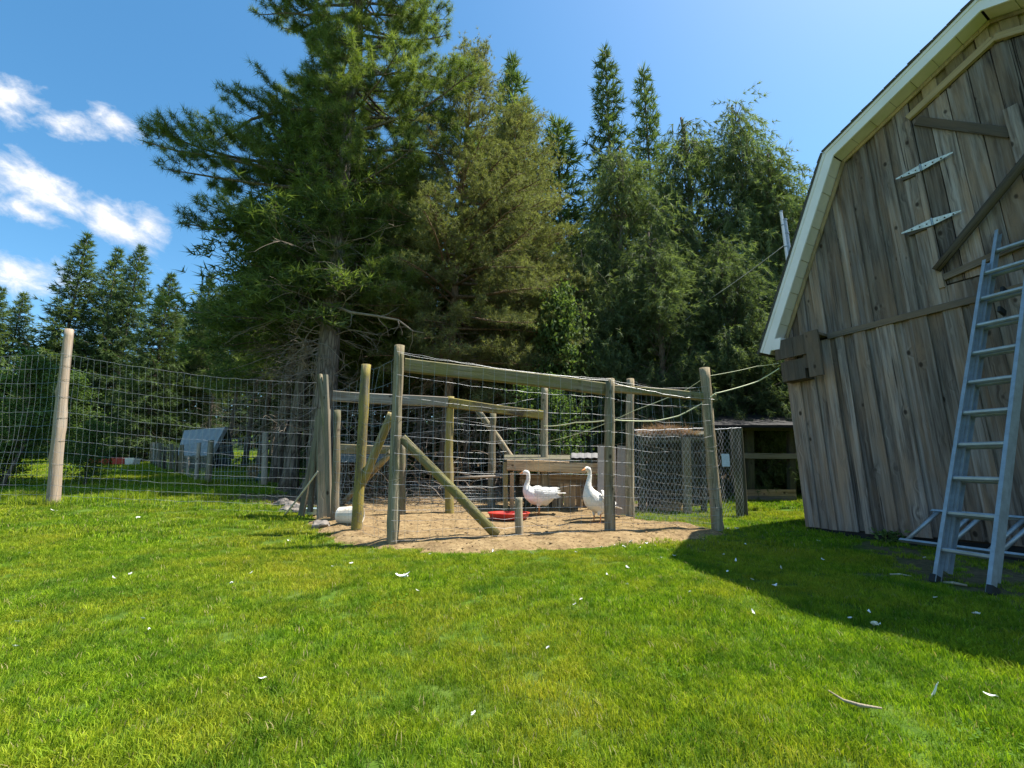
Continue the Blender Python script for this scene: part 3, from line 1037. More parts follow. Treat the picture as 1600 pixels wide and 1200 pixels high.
# sill
mb = MB()
mb.box((-0.01, -0.01, -0.26), (1.02, 0.30, 0.045))
mb.box((1.022, 0.0, -0.34), (WID, 0.30, 0.035))
mb.local('sill_timber', M['tar'], BARN)

# roof: fascia, soffit and shingles
YF = -0.30


def off_line(off):
    """roof line lowered by off: eave end, knee, ridge"""
    s1, s2 = 2.68 / 1.28, 0.45
    k = outline(off)
    n1 = Vector((-s1, 1)).normalized()
    e = Vector((-0.20, 2.68)) - n1 * off
    return [e, Vector(k[0]), Vector(k[1])]


def mirror(p):
    return Vector((5.7 - p.x, p.y))


o0, o1 = off_line(0.0), off_line(0.155)
segs = [(o0[0], o0[1], o1[1], o1[0]), (o0[1], o0[2], o1[2], o1[1])]
for sgn in (0, 1):
    for q in segs:
        p = [mirror(v) for v in q] if sgn else q
        mb = MB()
        mb.prism([(v.x, YF, v.y) for v in p], (0, 0.025, 0))
        mb.local('fascia', M['fascia'], BARN)
        # thin drip edge at the top of the fascia
        d = (p[1] - p[0]).normalized()
        nn = Vector((-d.y, d.x))
        if nn.y < 0:
            nn = -nn
        mb = MB()
        mb.prism([(v.x, YF - 0.014, v.y) for v in (p[0] + nn * 0.002, p[1] + nn * 0.002, p[1] - nn * 0.035, p[0] - nn * 0.035)], (0, 0.012, 0))
        mb.local('drip_edge', M['fascia'], BARN)
    # soffit panels run from the fascia back to the boards
    for (pa, pb) in ((o1[0], o1[1]), (o1[1], o1[2])):
        L = (pb - pa).length
        n = int(round(L / 0.245))
        for i in range(n):
            a = pa + (pb - pa) * (i / n)
            b = pa + (pb - pa) * ((i + 1) / n - 0.004 / L)
            d = (b - a).normalized()
            nn = Vector((-d.y, d.x))
            up = 0.018 + (0.003 if i % 2 else 0.0)
            pp = [a + nn * (up - 0.004), b + nn * up, b + nn * (up + 0.008), a + nn * (up + 0.008)]
            if sgn:
                pp = [mirror(v) for v in pp]
            mb = MB()
            mb.prism([(v.x, YF + 0.026, v.y) for v in pp], (0, 0.262, 0))
            mb.local('soffit_panel', M['soffit'], BARN)
    # tan frieze strip where the soffit meets the boards
    q0, q1 = off_line(0.15), off_line(0.195)
    for (pa, pb, pc, pd) in ((q0[0], q0[1], q1[1], q1[0]), (q0[1], q0[2], q1[2], q1[1])):
        pp = [pa, pb, pc, pd]
        if sgn:
            pp = [mirror(v) for v in pp]
        mb = MB()
        mb.prism([(v.x, -0.058, v.y) for v in pp], (0, 0.022, 0))
        mb.local('frieze_strip', M['trim_tan'], BARN)
    # roof slopes
    n1 = None
    for (a, b, ext0, ext1) in ((o0[0], o0[1], 0.04, 0.0), (o0[1], o0[2], 0.0, 0.0)):
        d = (b - a).normalized()
        nn = Vector((-d.y, d.x))
        a2, b2 = a - d * ext0, b
        pp = [a2 + nn * 0.004, b2 + nn * 0.004, b2 + nn * 0.016, a2 + nn * 0.016]
        if sgn:
            pp = [mirror(v) for v in pp]
        mb = MB()
        mb.prism([(v.x, YF - 0.035, v.y) for v in pp], (0, DEEP + 0.6, 0))
        rf = mb.local('roof', M['shingle'], BARN)
        # the shingle courses stick out a little past the drip edge
        L = (b - a).length
        n = int(L / 0.14)
        mb = MB()
        for i in range(n):
            q0 = a2 + (b2 - a2) * (i / n)
            q1 = a2 + (b2 - a2) * ((i + 0.97) / n)
            pp = [q0 + nn * 0.017, q1 + nn * 0.017, q1 + nn * 0.019, q0 + nn * 0.027]
            if sgn:
                pp = [mirror(v) for v in pp]
            mb.prism([(v.x, YF - 0.042 + rnd.uniform(-0.006, 0.006), v.y) for v in pp], (0, DEEP + 0.61, 0))
        sh = mb.local('shingle_layer', M['shingle'], BARN)
        sh['kind'] = 'stuff'
    # eave return that closes the soffit at the bottom
    pp = [Vector((-0.19, 2.685)), Vector((0.10, 2.66)), Vector((0.14, 2.83)), Vector((-0.12, 2.84))]
    if sgn:
        pp = [mirror(v) for v in pp]
    mb = MB()
    mb.prism([(v.x, YF + 0.003, v.y) for v in pp], (0, 0.285, 0))
    mb.local('eave_return', M['fascia'], BARN)

# ------------------------------------------------------------------ ladders
INN, WV = Vector((0.8763, 0.4817, 0)), Vector((0.4817, -0.8763, 0))


def rail_channel(mb, a, b, side, depth_v, wdt=0.030, dep=0.075, th=0.004):
    """C channel rail from a to b; side points outward, depth_v towards the climber"""
    d = (b - a)
    s_, q = side.normalized(), depth_v.normalized()
    def slab(o0, u, v):
        pts = [a + o0, a + o0 + u, a + o0 + u + v, a + o0 + v]
        mb.prism(pts, d)
    slab(-q * dep / 2, s_ * th, q * dep)                        # web
    slab(-q * dep / 2 + s_ * th * 1.05 - s_ * wdt, s_ * (wdt - th * 1.1), q * th)     # flanges
    slab(q * dep / 2 - q * th + s_ * th * 1.05 - s_ * wdt, s_ * (wdt - th * 1.1), q * th)


def rung(mb, a, b, q, d, r=0.021):
    """flat-topped rung between the rails"""
    prof = []
    for k in range(8):
        th = 2 * math.pi * k / 8
        prof.append((math.cos(th) * r * 1.25, math.sin(th) * r * (0.85 if math.sin(th) > 0 else 1.1)))
    rings = [[p + q * x + d * y for (x, y) in prof] for p in (a, b)]
    mb.quadstrip_ring(rings)


LAD = thing('ladder', 'tall grey aluminium extension ladder leaning on the barn wall', 'ladder', tuple(G(1505, 922)))
BL, BR = G(1461, 912), G(1551, 931)
BL.z += 0.01
BR.z += 0.01
be, ta = R(65), R(6.4)
ld = ((INN * math.cos(be) + Vector((0, 0, 1)) * math.sin(be)) * math.cos(ta) + WV * math.sin(ta)).normalized()
sd = (BR - BL).normalized()
lq = ld.cross(sd).normalized()        # normal of the ladder
if lq.dot(INN) > 0:
    lq = -lq
Lbase, Lfly = 3.55, 3.9
for (base, L, off, s0, inset) in ((Vector((0, 0, 0)), Lbase, 0.0, 0.0, 0.0), (Vector((0, 0, 0)), Lfly, -0.085, 0.13, 0.022)):
    a0 = BL - lq * 0 + lq * off + ld * s0 + sd * inset
    b0 = BR + lq * off + ld * s0 - sd * inset
    for (p, sgn) in ((a0, -1), (b0, 1)):
        mb = MB()
        rail_channel(mb, p, p + ld * L, sd * sgn, lq)
        mb.world('ladder_rail', M['alu'], LAD)
    if off == 0:
        n, z0 = 10, 0.30
    else:
        n, z0 = 10, 0.53
    for i in range(n):
        s_ = z0 + i * 0.343
        if s_ > L - 0.06:
            break
        mb = MB()
        rung(mb, a0 + ld * s_, b0 + ld * s_, lq, ld)
        mb.world('rung', M['alu'], LAD)
for p in (BL, BR):
    mb = MB()
    mb.prism([p - lq * 0.05 - sd * 0.02 - Vector((0, 0, 0.01)), p + lq * 0.05 - sd * 0.02 - Vector((0, 0, 0.01)), p + lq * 0.05 + sd * 0.02 - Vector((0, 0, 0.01)), p - lq * 0.05 + sd * 0.02 - Vector((0, 0, 0.01))], ld * 0.07)
    mb.world('ladder_foot', M['rubber'], LAD)
for s_ in (3.1, 2.85):
    mb = MB()
    mb.box((-0.012, -0.05, -0.03), (0.012, 0.05, 0.03), frame_z(BL + sd * 0.18 + ld * s_ - lq * 0.04, BL + sd * 0.18 + ld * (s_ + 1), lq))
    mb.world('rung_lock', M['rubber'], LAD)

# second ladder on its side along the foot of the wall
L2 = thing('ladder', 'short aluminium ladder lying on its edge along the barn foot', 'ladder', tuple(bl(2.4, -0.2, -0.05)))
pa = Vector((1.22, -0.30, 0.0))
ra, rb = bl(1.22, -0.30, 0.02), bl(4.0, -0.32, -0.10)
ta_, tb_ = bl(1.50, -0.07, 0.37), bl(4.25, -0.08, 0.25)
up2 = (ta_ - ra)
perp = (rb - ra).cross(up2).normalized()
for (p, q, sg) in ((ra, rb, -1), (ta_, tb_, 1)):
    mb = MB()
    rail_channel(mb, p, q, up2 * sg, perp, 0.028, 0.06)
    mb.world('ladder_rail', M['alu'], L2)
for f in (0.02, 0.125, 0.155, 0.27, 0.30, 0.42, 0.53, 0.64, 0.75, 0.86):
    mb = MB()
    a, b = ra + (rb - ra) * f, ta_ + (tb_ - ta_) * f
    mb.tube([a, b], 0.021, 8)
    mb.world('rung', M['alu'], L2, smooth=True)
# ------------------------------------------------------------------ trees
def needles(name, tufts, n, wid, spread, mat, parent, jit=0.25, leaf=False, flat=0.0):
    """tufts: rows (x, y, z, dx, dy, dz, length, tint) -> one mesh of thin needle or leaf blades"""
    T = np.asarray(tufts, np.float64)
    N = len(T)
    pos = np.repeat(T[:, :3], n, 0)
    d0 = np.repeat(T[:, 3:6], n, 0)
    d0 /= np.linalg.norm(d0, axis=1, keepdims=True) + 1e-9
    L = np.repeat(T[:, 6], n) * rng.uniform(0.65, 1.1, N * n)
    tint = np.clip(np.repeat(T[:, 7], n) + rng.normal(0, 0.1, N * n), 0, 1)
    r = rng.normal(size=(N * n, 3))
    r /= np.linalg.norm(r, axis=1, keepdims=True)
    d = d0 * (1 - spread) + r * spread
    if flat:
        d[:, 2] *= (1 - flat)
    d /= np.linalg.norm(d, axis=1, keepdims=True) + 1e-9
    base = pos + d0 * (rng.uniform(-jit, jit * 0.6, (N * n, 1)) * np.repeat(T[:, 6], n)[:, None])
    p = np.cross(d, rng.normal(size=(N * n, 3)))
    p /= np.linalg.norm(p, axis=1, keepdims=True) + 1e-9
    w = (wid * rng.uniform(0.7, 1.3, N * n))[:, None]
    tip = base + d * L[:, None]
    if leaf:
        mid = base + d * (L * 0.45)[:, None]
        nn = np.cross(d, p) * w * 0.25
        V = np.stack([base, mid - p * w / 2 + nn, tip, mid + p * w / 2 + nn], 1).reshape(-1, 3)
        k = np.arange(N * n) * 4
        F = np.concatenate([np.stack([k, k + 1, k + 2], 1), np.stack([k, k + 2, k + 3], 1)])
        t = np.repeat(tint, 4)
    else:
        V = np.stack([base - p * w / 2, base + p * w / 2, tip], 1).reshape(-1, 3)
        F = np.arange(N * n * 3).reshape(-1, 3)
        t = np.repeat(tint, 3)
    me = mesh_np(name, V, F, mat, False, {'tint': t})
    return me


def unit(az, el):
    return Vector((math.cos(az) * math.cos(el), math.sin(az) * math.cos(el), math.sin(el)))


def crooked(a, d, L, n, wander, sag=0.0, r=None):
    """a wandering branch line"""
    pts = [Vector(a)]
    d = Vector(d).normalized()
    for i in range(n):
        d = (d + Vector((rnd.gauss(0, wander), rnd.gauss(0, wander), rnd.gauss(0, wander) + sag))).normalized()
        pts.append(pts[-1] + d * (L / n))
    return pts


def trunk_tube(mb, pts, r0, r1, n=14, rough=0.1, flare=0.5):
    rings = []
    sd = rnd.random() * 90
    for i, p in enumerate(pts):
        t = i / (len(pts) - 1)
        r = r0 + (r1 - r0) * t ** 0.85
        ring = []
        for k in range(n):
            th = 2 * math.pi * k / n
            q = r * (1 + rough * noise.noise(Vector((math.cos(th) * 2 + sd, math.sin(th) * 2, p.z * 1.7))) * 1.5)
            if p.z - pts[0].z < 0.9:
                q *= 1 + flare * max(0, 1 - (p.z - pts[0].z) / 0.9) ** 2 * (0.75 + 0.5 * math.sin(3 * th + sd))
            ring.append(Vector((p.x + math.cos(th) * q, p.y + math.sin(th) * q, p.z)))
        rings.append(ring)
    mb.quadstrip_ring(rings)


def gen_pine(H, r0, z_live, prof, dz, per, twig=0.9, tl=0.17, sidef=None, z_dead=1.5, dead=18, lean=(0, 0), el_low=-4, el_top=48, step=0.24, tint0=0.45, open_=0.0, multi=1, spread=0.10, upk=0.45, dead_len=1.0):
    """pine with whorled limbs, side branches and needle tufts; returns woody MB and tufts"""
    mb, mbd = MB(), MB()
    n = max(8, int(H / 0.6))
    pts = []
    for i in range(n + 1):
        t = i / n
        pts.append(Vector((lean[0] * t + 0.06 * math.sin(5 * t + r0 * 9), lean[1] * t + 0.05 * math.sin(4 * t + 1), -0.15 + (H + 0.15) * t)))
    trunk_tube(mb, pts, r0, 0.03, 16 if r0 > 0.2 else 9)
    tufts = []

    def trunk_at(z):
        t = max(0, min(1, (z + 0.15) / (H + 0.15)))
        i = min(n - 1, int(t * n))
        return pts[i].lerp(pts[i + 1], t * n - i)
    z = z_live
    while z < H - 0.15:
        t = (z - z_live) / (H - z_live)
        k = per if t < 0.85 else per + 1
        a0 = rnd.random() * 6.28
        for j in range(k):
            if rnd.random() < open_:
                continue
            az = a0 + 6.283 * j / k + rnd.uniform(-0.35, 0.35)
            L = prof(t) * rnd.uniform(0.72, 1.12)
            if sidef:
                L *= sidef(az, t)
            if L < 0.12:
                continue
            el = R(el_low + (el_top - el_low) * t ** 1.2 + rnd.uniform(-9, 9))
            c = trunk_at(z + rnd.uniform(-0.1, 0.1))
            ns = max(4, int(L / 0.35))
            line = [c]
            d = unit(az, el)
            for i in range(ns):
                f = i / ns
                d = (d + Vector((rnd.gauss(0, 0.07), rnd.gauss(0, 0.07), rnd.gauss(0, 0.05) + (0.05 * (f - 0.35))))).normalized()
                line.append(line[-1] + d * (L / ns))
            rr = max(0.012, min(0.075, 0.013 * L + 0.008)) * (1 if r0 > 0.15 else 0.8)
            mb.tube(line, [rr * (1 - 0.8 * i / ns) for i in range(ns + 1)], 5, False)
            s_ = (0.22 if L > 1.2 else 0.1) * L
            side = 1
            lt = tint0 + rnd.gauss(0, 0.13)
            while s_ < L:
                i = min(ns - 1, int(s_ / L * ns))
                p = line[i].lerp(line[i + 1], s_ / L * ns - i)
                ld_ = (line[i + 1] - line[i]).normalized()
                sl = min(1.25, (L - s_) * 0.55 + 0.22) * rnd.uniform(0.6, 1.15) * twig
                sv = ld_.cross(Vector((0, 0, 1)))
                if sv.length < 0.05:
                    sv = Vector((1, 0, 0))
                sv = sv.normalized() * side
                dd = (ld_ * 0.75 + sv * rnd.uniform(0.5, 1.0) + Vector((0, 0, rnd.uniform(0.0, 0.42)))).normalized()
                q = p + dd * sl * 0.5 + Vector((0, 0, -0.02 * sl))
                e = q + (dd + Vector((0, 0, 0.28))).normalized() * sl * 0.5
                mb.tube([p, q, e], [0.011, 0.007, 0.004], 3, False)
                m = max(2, int(sl / (tl * 0.78)))
                for h in range(m):
                    f = 0.35 + 0.65 * (h + 1) / m
                    tp = p.lerp(q, f * 2) if f < 0.5 else q.lerp(e, f * 2 - 1)
                    for _q in range(multi):
                        jit = Vector((rnd.gauss(0, spread), rnd.gauss(0, spread), rnd.gauss(0, spread * 0.8)))
                        td = (e - p).normalized() * 0.7 + Vector((rnd.gauss(0, 0.3), rnd.gauss(0, 0.3), upk + rnd.gauss(0, 0.15)))
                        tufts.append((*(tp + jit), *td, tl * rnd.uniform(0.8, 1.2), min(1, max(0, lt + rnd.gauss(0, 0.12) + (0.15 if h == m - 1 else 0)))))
                side = -side
                s_ += step * rnd.uniform(0.7, 1.3)
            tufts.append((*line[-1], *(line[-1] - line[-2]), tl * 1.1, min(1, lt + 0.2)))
        z += dz * rnd.uniform(0.8, 1.2)
    for _ in range(dead):
        z = rnd.uniform(z_dead, z_live + 1.8)
        c = trunk_at(z)
        L = rnd.uniform(0.6, 2.0) * dead_len
        line = crooked(c, unit(rnd.random() * 6.28, R(rnd.uniform(-28, 14))), L, 7, 0.16, -0.02)
        mbd.tube(line, [0.016 * (1 - 0.8 * i / 7) for i in range(8)], 4, False)
        for _k in range(rnd.randint(3, 7)):
            i = rnd.randint(1, 6)
            l2 = crooked(line[i], (line[i] - line[i - 1]).normalized() + Vector((rnd.gauss(0, 0.7), rnd.gauss(0, 0.7), rnd.gauss(-0.1, 0.45))), rnd.uniform(0.25, 0.9), 5, 0.25)
            mbd.tube(l2, [0.008, 0.007, 0.006, 0.005, 0.004, 0.003], 3, False)
            if rnd.random() < 0.5:
                l3 = crooked(l2[2], (l2[3] - l2[2]).normalized() + Vector((rnd.gauss(0, 0.8), rnd.gauss(0, 0.8), rnd.gauss(0, 0.5))), rnd.uniform(0.15, 0.4), 3, 0.25)
                mbd.tube(l3, [0.005, 0.004, 0.003, 0.003], 3, False)
    mb.dead = mbd
    return mb, tufts


def gen_spruce(H, Rb, z0=0.6, dz=0.34, per=7, droop=0.25, tl=0.2, tint0=0.4, skip=0.12):
    mb = MB()
    pts = [Vector((0, 0, -0.1 + (H + 0.1) * i / 14)) for i in range(15)]
    trunk_tube(mb, pts, 0.013 * H + 0.02, 0.012, 8)
    tufts = []
    z = z0
    while z < H - 0.08:
        t = (z - z0) / (H - z0)
        L0 = Rb * ((1 - t) ** 0.85) * (0.65 + 0.35 * min(1, (t + 0.1) * 4)) + 0.10
        a0 = rnd.random() * 6.28
        lob = rnd.uniform(0.72, 1.18)
        k = per if t < 0.8 else per - 2
        for j in range(k):
            az = a0 + 6.283 * j / k + rnd.uniform(-0.3, 0.3)
            if rnd.random() < skip:
                continue
            L = L0 * rnd.uniform(0.55, 1.2) * lob
            el = R(-14 + 58 * t ** 1.5 + rnd.uniform(-7, 7))
            d = unit(az, el)
            ns = 5
            line = [Vector((0, 0, z + rnd.uniform(-0.1, 0.1)))]
            for i in range(ns):
                d = (d + Vector((rnd.gauss(0, 0.04), rnd.gauss(0, 0.04), (-droop * 0.35 if i < 2 else droop * 0.5) * (1 - t)))).normalized()
                line.append(line[-1] + d * (L / ns))
            mb.tube(line, [0.008 * L + 0.006 - (0.008 * L) * i / ns for i in range(6)], 3, False)
            lt = tint0 + rnd.gauss(0, 0.12)
            s_ = 0.18 * L
            side = 1
            while s_ < L:
                f = s_ / L * ns
                i = min(ns - 1, int(f))
                p = line[i].lerp(line[i + 1], f - i)
                ldn = (line[i + 1] - line[i]).normalized()
                sv = ldn.cross(Vector((0, 0, 1))).normalized() * side
                sl = min(0.75, (L - s_) * 0.5 + 0.15) * rnd.uniform(0.7, 1.1)
                dd = (ldn * 0.8 + sv * 0.75 + Vector((0, 0, -0.25))).normalized()
                m = max(1, int(sl / (tl * 0.55)))
                for h in range(m):
                    q = p + dd * sl * (h + 0.4) / m + Vector((0, 0, -0.10 * sl * ((h + 0.5) / m) ** 2))
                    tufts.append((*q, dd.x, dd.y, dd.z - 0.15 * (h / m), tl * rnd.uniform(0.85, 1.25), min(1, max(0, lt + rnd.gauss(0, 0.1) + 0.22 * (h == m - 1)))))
                side = -side
                s_ += 0.15 * rnd.uniform(0.7, 1.3) * (1 + 0.25 * L)
            tufts.append((*line[-1], *(line[-1] - line[-2]), tl * 1.1, min(1, lt + 0.25)))
        z += dz * rnd.uniform(0.8, 1.2) * (1 - 0.35 * t)
    tufts.append((0, 0, H - 0.05, 0, 0, 1, tl * 1.5, 0.6))
    return mb, tufts


def gen_cedar(H, Rm, z0=0.5, n_limb=120, tl=0.26, tint0=0.45, topw=0.5, seed_lean=0.0, drop=0.75, dense=1.0):
    """arching multi-branched evergreen with hanging feathery sprays"""
    mb = MB()
    pts = [Vector((0.1 * math.sin(i * 0.7), 0.1 * math.cos(i * 0.9), -0.1 + (H * 0.93) * i / 12)) for i in range(13)]
    trunk_tube(mb, pts, 0.16, 0.03, 9)
    tufts = []
    for q in range(n_limb):
        t = rnd.random() ** 0.9
        z = z0 + (H * 0.9 - z0) * t
        az = rnd.random() * 6.283
        w = math.sin(math.pi * min(1, 0.22 + 0.78 * t)) ** 0.75 if t > 0.36 else 0.88 + 0.12 * (t / 0.36)
        w = max(w, topw * (1 - t) + 0.18)
        L = Rm * w * rnd.uniform(0.6, 1.35)
        d = unit(az, R(rnd.uniform(18, 58)))
        ns = 7
        line = [Vector((0, 0, z - 0.35 * L))]
        for i in range(ns):
            d = (d + Vector((rnd.gauss(0, 0.09), rnd.gauss(0, 0.09), rnd.gauss(0, 0.06) - 0.15 * i / ns))).normalized()
            line.append(line[-1] + d * (L * 1.15 / ns))
        mb.tube(line, [0.02 * (1 - 0.8 * i / ns) for i in range(ns + 1)], 4, False)
        lt = tint0 + rnd.gauss(0, 0.24)
        m = int(L * 15 * dense)
        for h in range(m):
            f = rnd.uniform(0.25, 1.0) * ns
            i = min(ns - 1, int(f))
            p = line[i].lerp(line[i + 1], f - i)
            o = Vector((rnd.gauss(0, 0.2), rnd.gauss(0, 0.2), rnd.gauss(0, 0.1)))
            bd = (line[i + 1] - line[i]).normalized()
            # a hanging twig with several sprays
            hl = rnd.uniform(0.15, 0.55)
            td = (bd * 0.5 + o * 1.2 + Vector((0, 0, -drop))).normalized()
            for g in range(rnd.randint(2, 4)):
                pp = p + o + td * hl * g * 0.45
                tufts.append((*pp, td.x + rnd.gauss(0, 0.25), td.y + rnd.gauss(0, 0.25), td.z, tl * rnd.uniform(0.7, 1.2), min(1, max(0, lt + rnd.gauss(0, 0.12)))))
    return mb, tufts


def gen_leafy(H, Rm, z0, n_limb, per, ll=0.09, tint0=0.5, r0=0.06, flat=1.0):
    mb = MB()
    pts = [Vector((0.12 * math.sin(i * 0.8 + H), 0.08 * math.cos(i * 1.1), -0.08 + H * 0.9 * i / 9)) for i in range(10)]
    trunk_tube(mb, pts, r0, 0.01, 7)
    tufts = []
    for q in range(n_limb):
        t = rnd.random() ** 0.8
        z = z0 + (H - z0) * t * 0.9
        L = Rm * (1 - 0.65 * t ** 2) * rnd.uniform(0.55, 1.15)
        d = unit(rnd.random() * 6.283, R(rnd.uniform(0, 60)))
        line = crooked((0, 0, z - 0.1), d, L, 5, 0.14)
        mb.tube(line, [0.012, 0.01, 0.008, 0.006, 0.004, 0.003], 3, False)
        lt = tint0 + rnd.gauss(0, 0.15)
        for h in range(per):
            f = rnd.uniform(0.2, 1.0) * 5
            i = min(4, int(f))
            p = line[i].lerp(line[i + 1], f - i) + Vector((rnd.gauss(0, 0.13), rnd.gauss(0, 0.13), rnd.gauss(0, 0.11)))
            tufts.append((*p, rnd.gauss(0, 1), rnd.gauss(0, 1), rnd.gauss(-0.2, 0.5), ll * rnd.uniform(0.7, 1.2), min(1, max(0, lt + rnd.gauss(0, 0.15)))))
    return mb, tufts


def make_tree(name, label, cat, loc, wood_me, crown_me, dead_me=None, rotz=0.0, scale=1.0, group=None, zs=None):
    root = bpy.data.objects.new(name, None)
    Mx = Matrix.Translation(Vector(loc)) @ Matrix.Rotation(rotz, 4, 'Z') @ Matrix.Diagonal((scale, scale, zs or scale, 1))
    place(root, Mx)
    tag(root, label, cat, group)
    place(bpy.data.objects.new('trunk', wood_me), Mx, root)
    place(bpy.data.objects.new('crown', crown_me), Mx, root)
    if dead_me:
        o = place(bpy.data.objects.new('dead_limb', dead_me), Mx, root)
        o['kind'] = 'stuff'
    return root


def loc_at(px, Y):
    x = (px - 800) / FPX * Y * 1.0
    for _ in range(3):      # the horizontal offset of a pixel depends a little on the height of the point
        zc = gz(x, Y)
        f = Y * math.cos(PITCH) + (zc - EYE) * math.sin(PITCH)
        x = (px - 800) / FPX * f
    return Vector((x, Y, gz(x, Y) - 0.03))


def loc_top(px, py, Y):
    x = at(px, py, Y).x
    return Vector((x, Y, gz(x, Y) - 0.03))


# --- the big red pine
pb = loc_at(496, 11.0)
H_big = at(515, -150, pb.y).z - pb.z


def prof_big(t):
    return 3.8 * (0.62 + 0.5 * math.sin(math.pi * min(1, t * 1.1 + 0.08))) * (1 - max(0, t - 0.76) * 2.6) if t < 0.999 else 0.4


def side_big(az, t):
    c, s_ = math.cos(az), math.sin(az)
    f = 1.0 + 0.38 * max(0, -c) * max(0.5, 1 - 1.2 * abs(t - 0.42)) - 0.14 * max(0, c) - 0.18 * max(0, -s_)
    if t < 0.25:
        f *= 0.78 + 0.22 * (t / 0.25) if c < 0 else 0.85
    f = min(f, (4.7 if t > 0.5 else 5.6) / max(0.3, prof_big(t)))
    if s_ < -0.12 and t < 0.62 and rnd.random() < 0.93:      # few boughs towards the open lawn: the trunk shows
        f *= 0.25
    return f


mb, tf = gen_pine(H_big, 0.34, 4.9, prof_big, 0.39, 5, twig=1.15, tl=0.23, sidef=side_big, z_dead=1.4, dead=70, step=0.24, tint0=0.42, el_low=0, el_top=38, open_=0.02, multi=3, spread=0.05, upk=0.6, dead_len=1.25)
# one long bleached limb reaching right over the corner of the pen
_l = [at(512, 474, pb.y - 0.25), at(548, 488, pb.y - 0.7), at(590, 494, pb.y - 1.0), at(622, 500, pb.y - 1.15), at(645, 517, pb.y - 1.2), at(662, 520, pb.y - 1.2)]
_l = [p_ - pb for p_ in _l]
mb.dead.tube(_l, [0.04, 0.034, 0.028, 0.022, 0.014, 0.006], 6, False)
for i in (1, 2, 3, 3, 4, 2):
    mb.dead.tube(crooked(_l[i], Vector((rnd.gauss(0.3, 0.5), rnd.gauss(0, 0.5), rnd.gauss(-0.5, 0.6))), rnd.uniform(0.3, 0.8), 5, 0.3), [0.012, 0.01, 0.008, 0.006, 0.005, 0.003], 4, False)
for _k in range(26):      # spray of dead twigs low on the camera side of the trunk
    z_ = rnd.uniform(2.4, 4.4)
    c_ = Vector((-0.15, -0.3, z_))
    ln = crooked(c_, Vector((rnd.gauss(-0.5, 0.6), -0.8, rnd.gauss(-0.25, 0.4))), rnd.uniform(0.6, 1.6), 7, 0.22)
    mb.dead.tube(ln, [0.013, 0.011, 0.009, 0.008, 0.006, 0.005, 0.004, 0.003], 3, False)
    for i in (2, 3, 4, 5):
        mb.dead.tube(crooked(ln[i], (ln[i + 1] - ln[i]).normalized() + Vector((rnd.gauss(0, 0.7), rnd.gauss(0, 0.7), rnd.gauss(0, 0.5))), rnd.uniform(0.2, 0.55), 4, 0.25), [0.006, 0.005, 0.004, 0.003, 0.003], 3, False)
print('big pine tufts', len(tf), 'H', H_big, pb)
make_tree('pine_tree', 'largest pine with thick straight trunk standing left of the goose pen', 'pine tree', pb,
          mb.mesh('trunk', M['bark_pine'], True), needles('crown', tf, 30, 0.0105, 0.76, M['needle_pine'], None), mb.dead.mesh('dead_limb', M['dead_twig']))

# --- second, grey green pine over the pen, and its slimmer neighbour
p2 = loc_at(685, 12.6)
H2 = at(738, 78, 12.6).z - p2.z


def prof_s(t):
    return 3.1 * (0.75 + 0.35 * math.sin(math.pi * min(1, t * 1.6))) * (1 - t) ** 0.46 + 0.12


def side_s(az, t):
    return 1.0 + 0.22 * math.cos(az) * (1 - t)


mb, tf = gen_pine(H2, 0.17, 3.3, prof_s, 0.33, 5, twig=0.85, tl=0.125, sidef=side_s, z_dead=1.2, dead=80, lean=(0.75, 0), step=0.17, tint0=0.5, el_low=-8, el_top=35, open_=0.08, multi=3, spread=0.07)
print('scots tufts', len(tf))
make_tree('pine_tree', 'grey green pine with thin leaning top directly behind the pen', 'pine tree', p2,
          mb.mesh('trunk', M['bark_scots'], True), needles('crown', tf, 13, 0.012, 0.66, M['needle_scots'], None), mb.dead.mesh('dead_limb', M['dead_twig']))
p3 = loc_at(815, 13.6)
H3 = at(800, 178, 13.6).z - p3.z
mb, tf = gen_pine(H3, 0.14, 2.5, lambda t: 2.3 * (1 - t) ** 0.4 + 0.15, 0.34, 5, twig=0.8, tl=0.13, z_dead=1.0, dead=50, step=0.17, tint0=0.55, el_low=-8, el_top=35, multi=3, spread=0.09)
make_tree('pine_tree', 'yellowish pine to the right of the leaning-top pine, behind the goose shelter', 'pine tree', p3,
          mb.mesh('trunk', M['bark_scots'], True), needles('crown', tf, 12, 0.013, 0.66, M['needle_scots'], None), mb.dead.mesh('dead_limb', M['dead_twig']))

# --- spruces
SPR = []
for i, (H, Rb, z0, sk, dz_, dr) in enumerate(((10.0, 2.1, 0.5, 0.12, 0.27, 0.25), (10.0, 2.0, 0.9, 0.2, 0.33, 0.32), (10.0, 2.4, 0.4, 0.12, 0.27, 0.25))):
    mb, tf = gen_spruce(H, Rb, z0, tl=0.25, tint0=0.42, dz=dz_, per=8, skip=sk, droop=dr)
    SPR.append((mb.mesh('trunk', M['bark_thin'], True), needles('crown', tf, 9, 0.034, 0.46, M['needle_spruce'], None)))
    print('spruce tufts', len(tf))


def spruce(px, ytop, Y, var, label, rot, wide=1.0, group=None):
    p = loc_top(px, ytop, Y)
    H = at(px, ytop, Y).z - p.z
    k = H / 10.0
    w = k * wide
    return make_tree('spruce_tree', label, 'spruce tree', p, *SPR[var], rotz=rot, scale=w, zs=k, group=group)


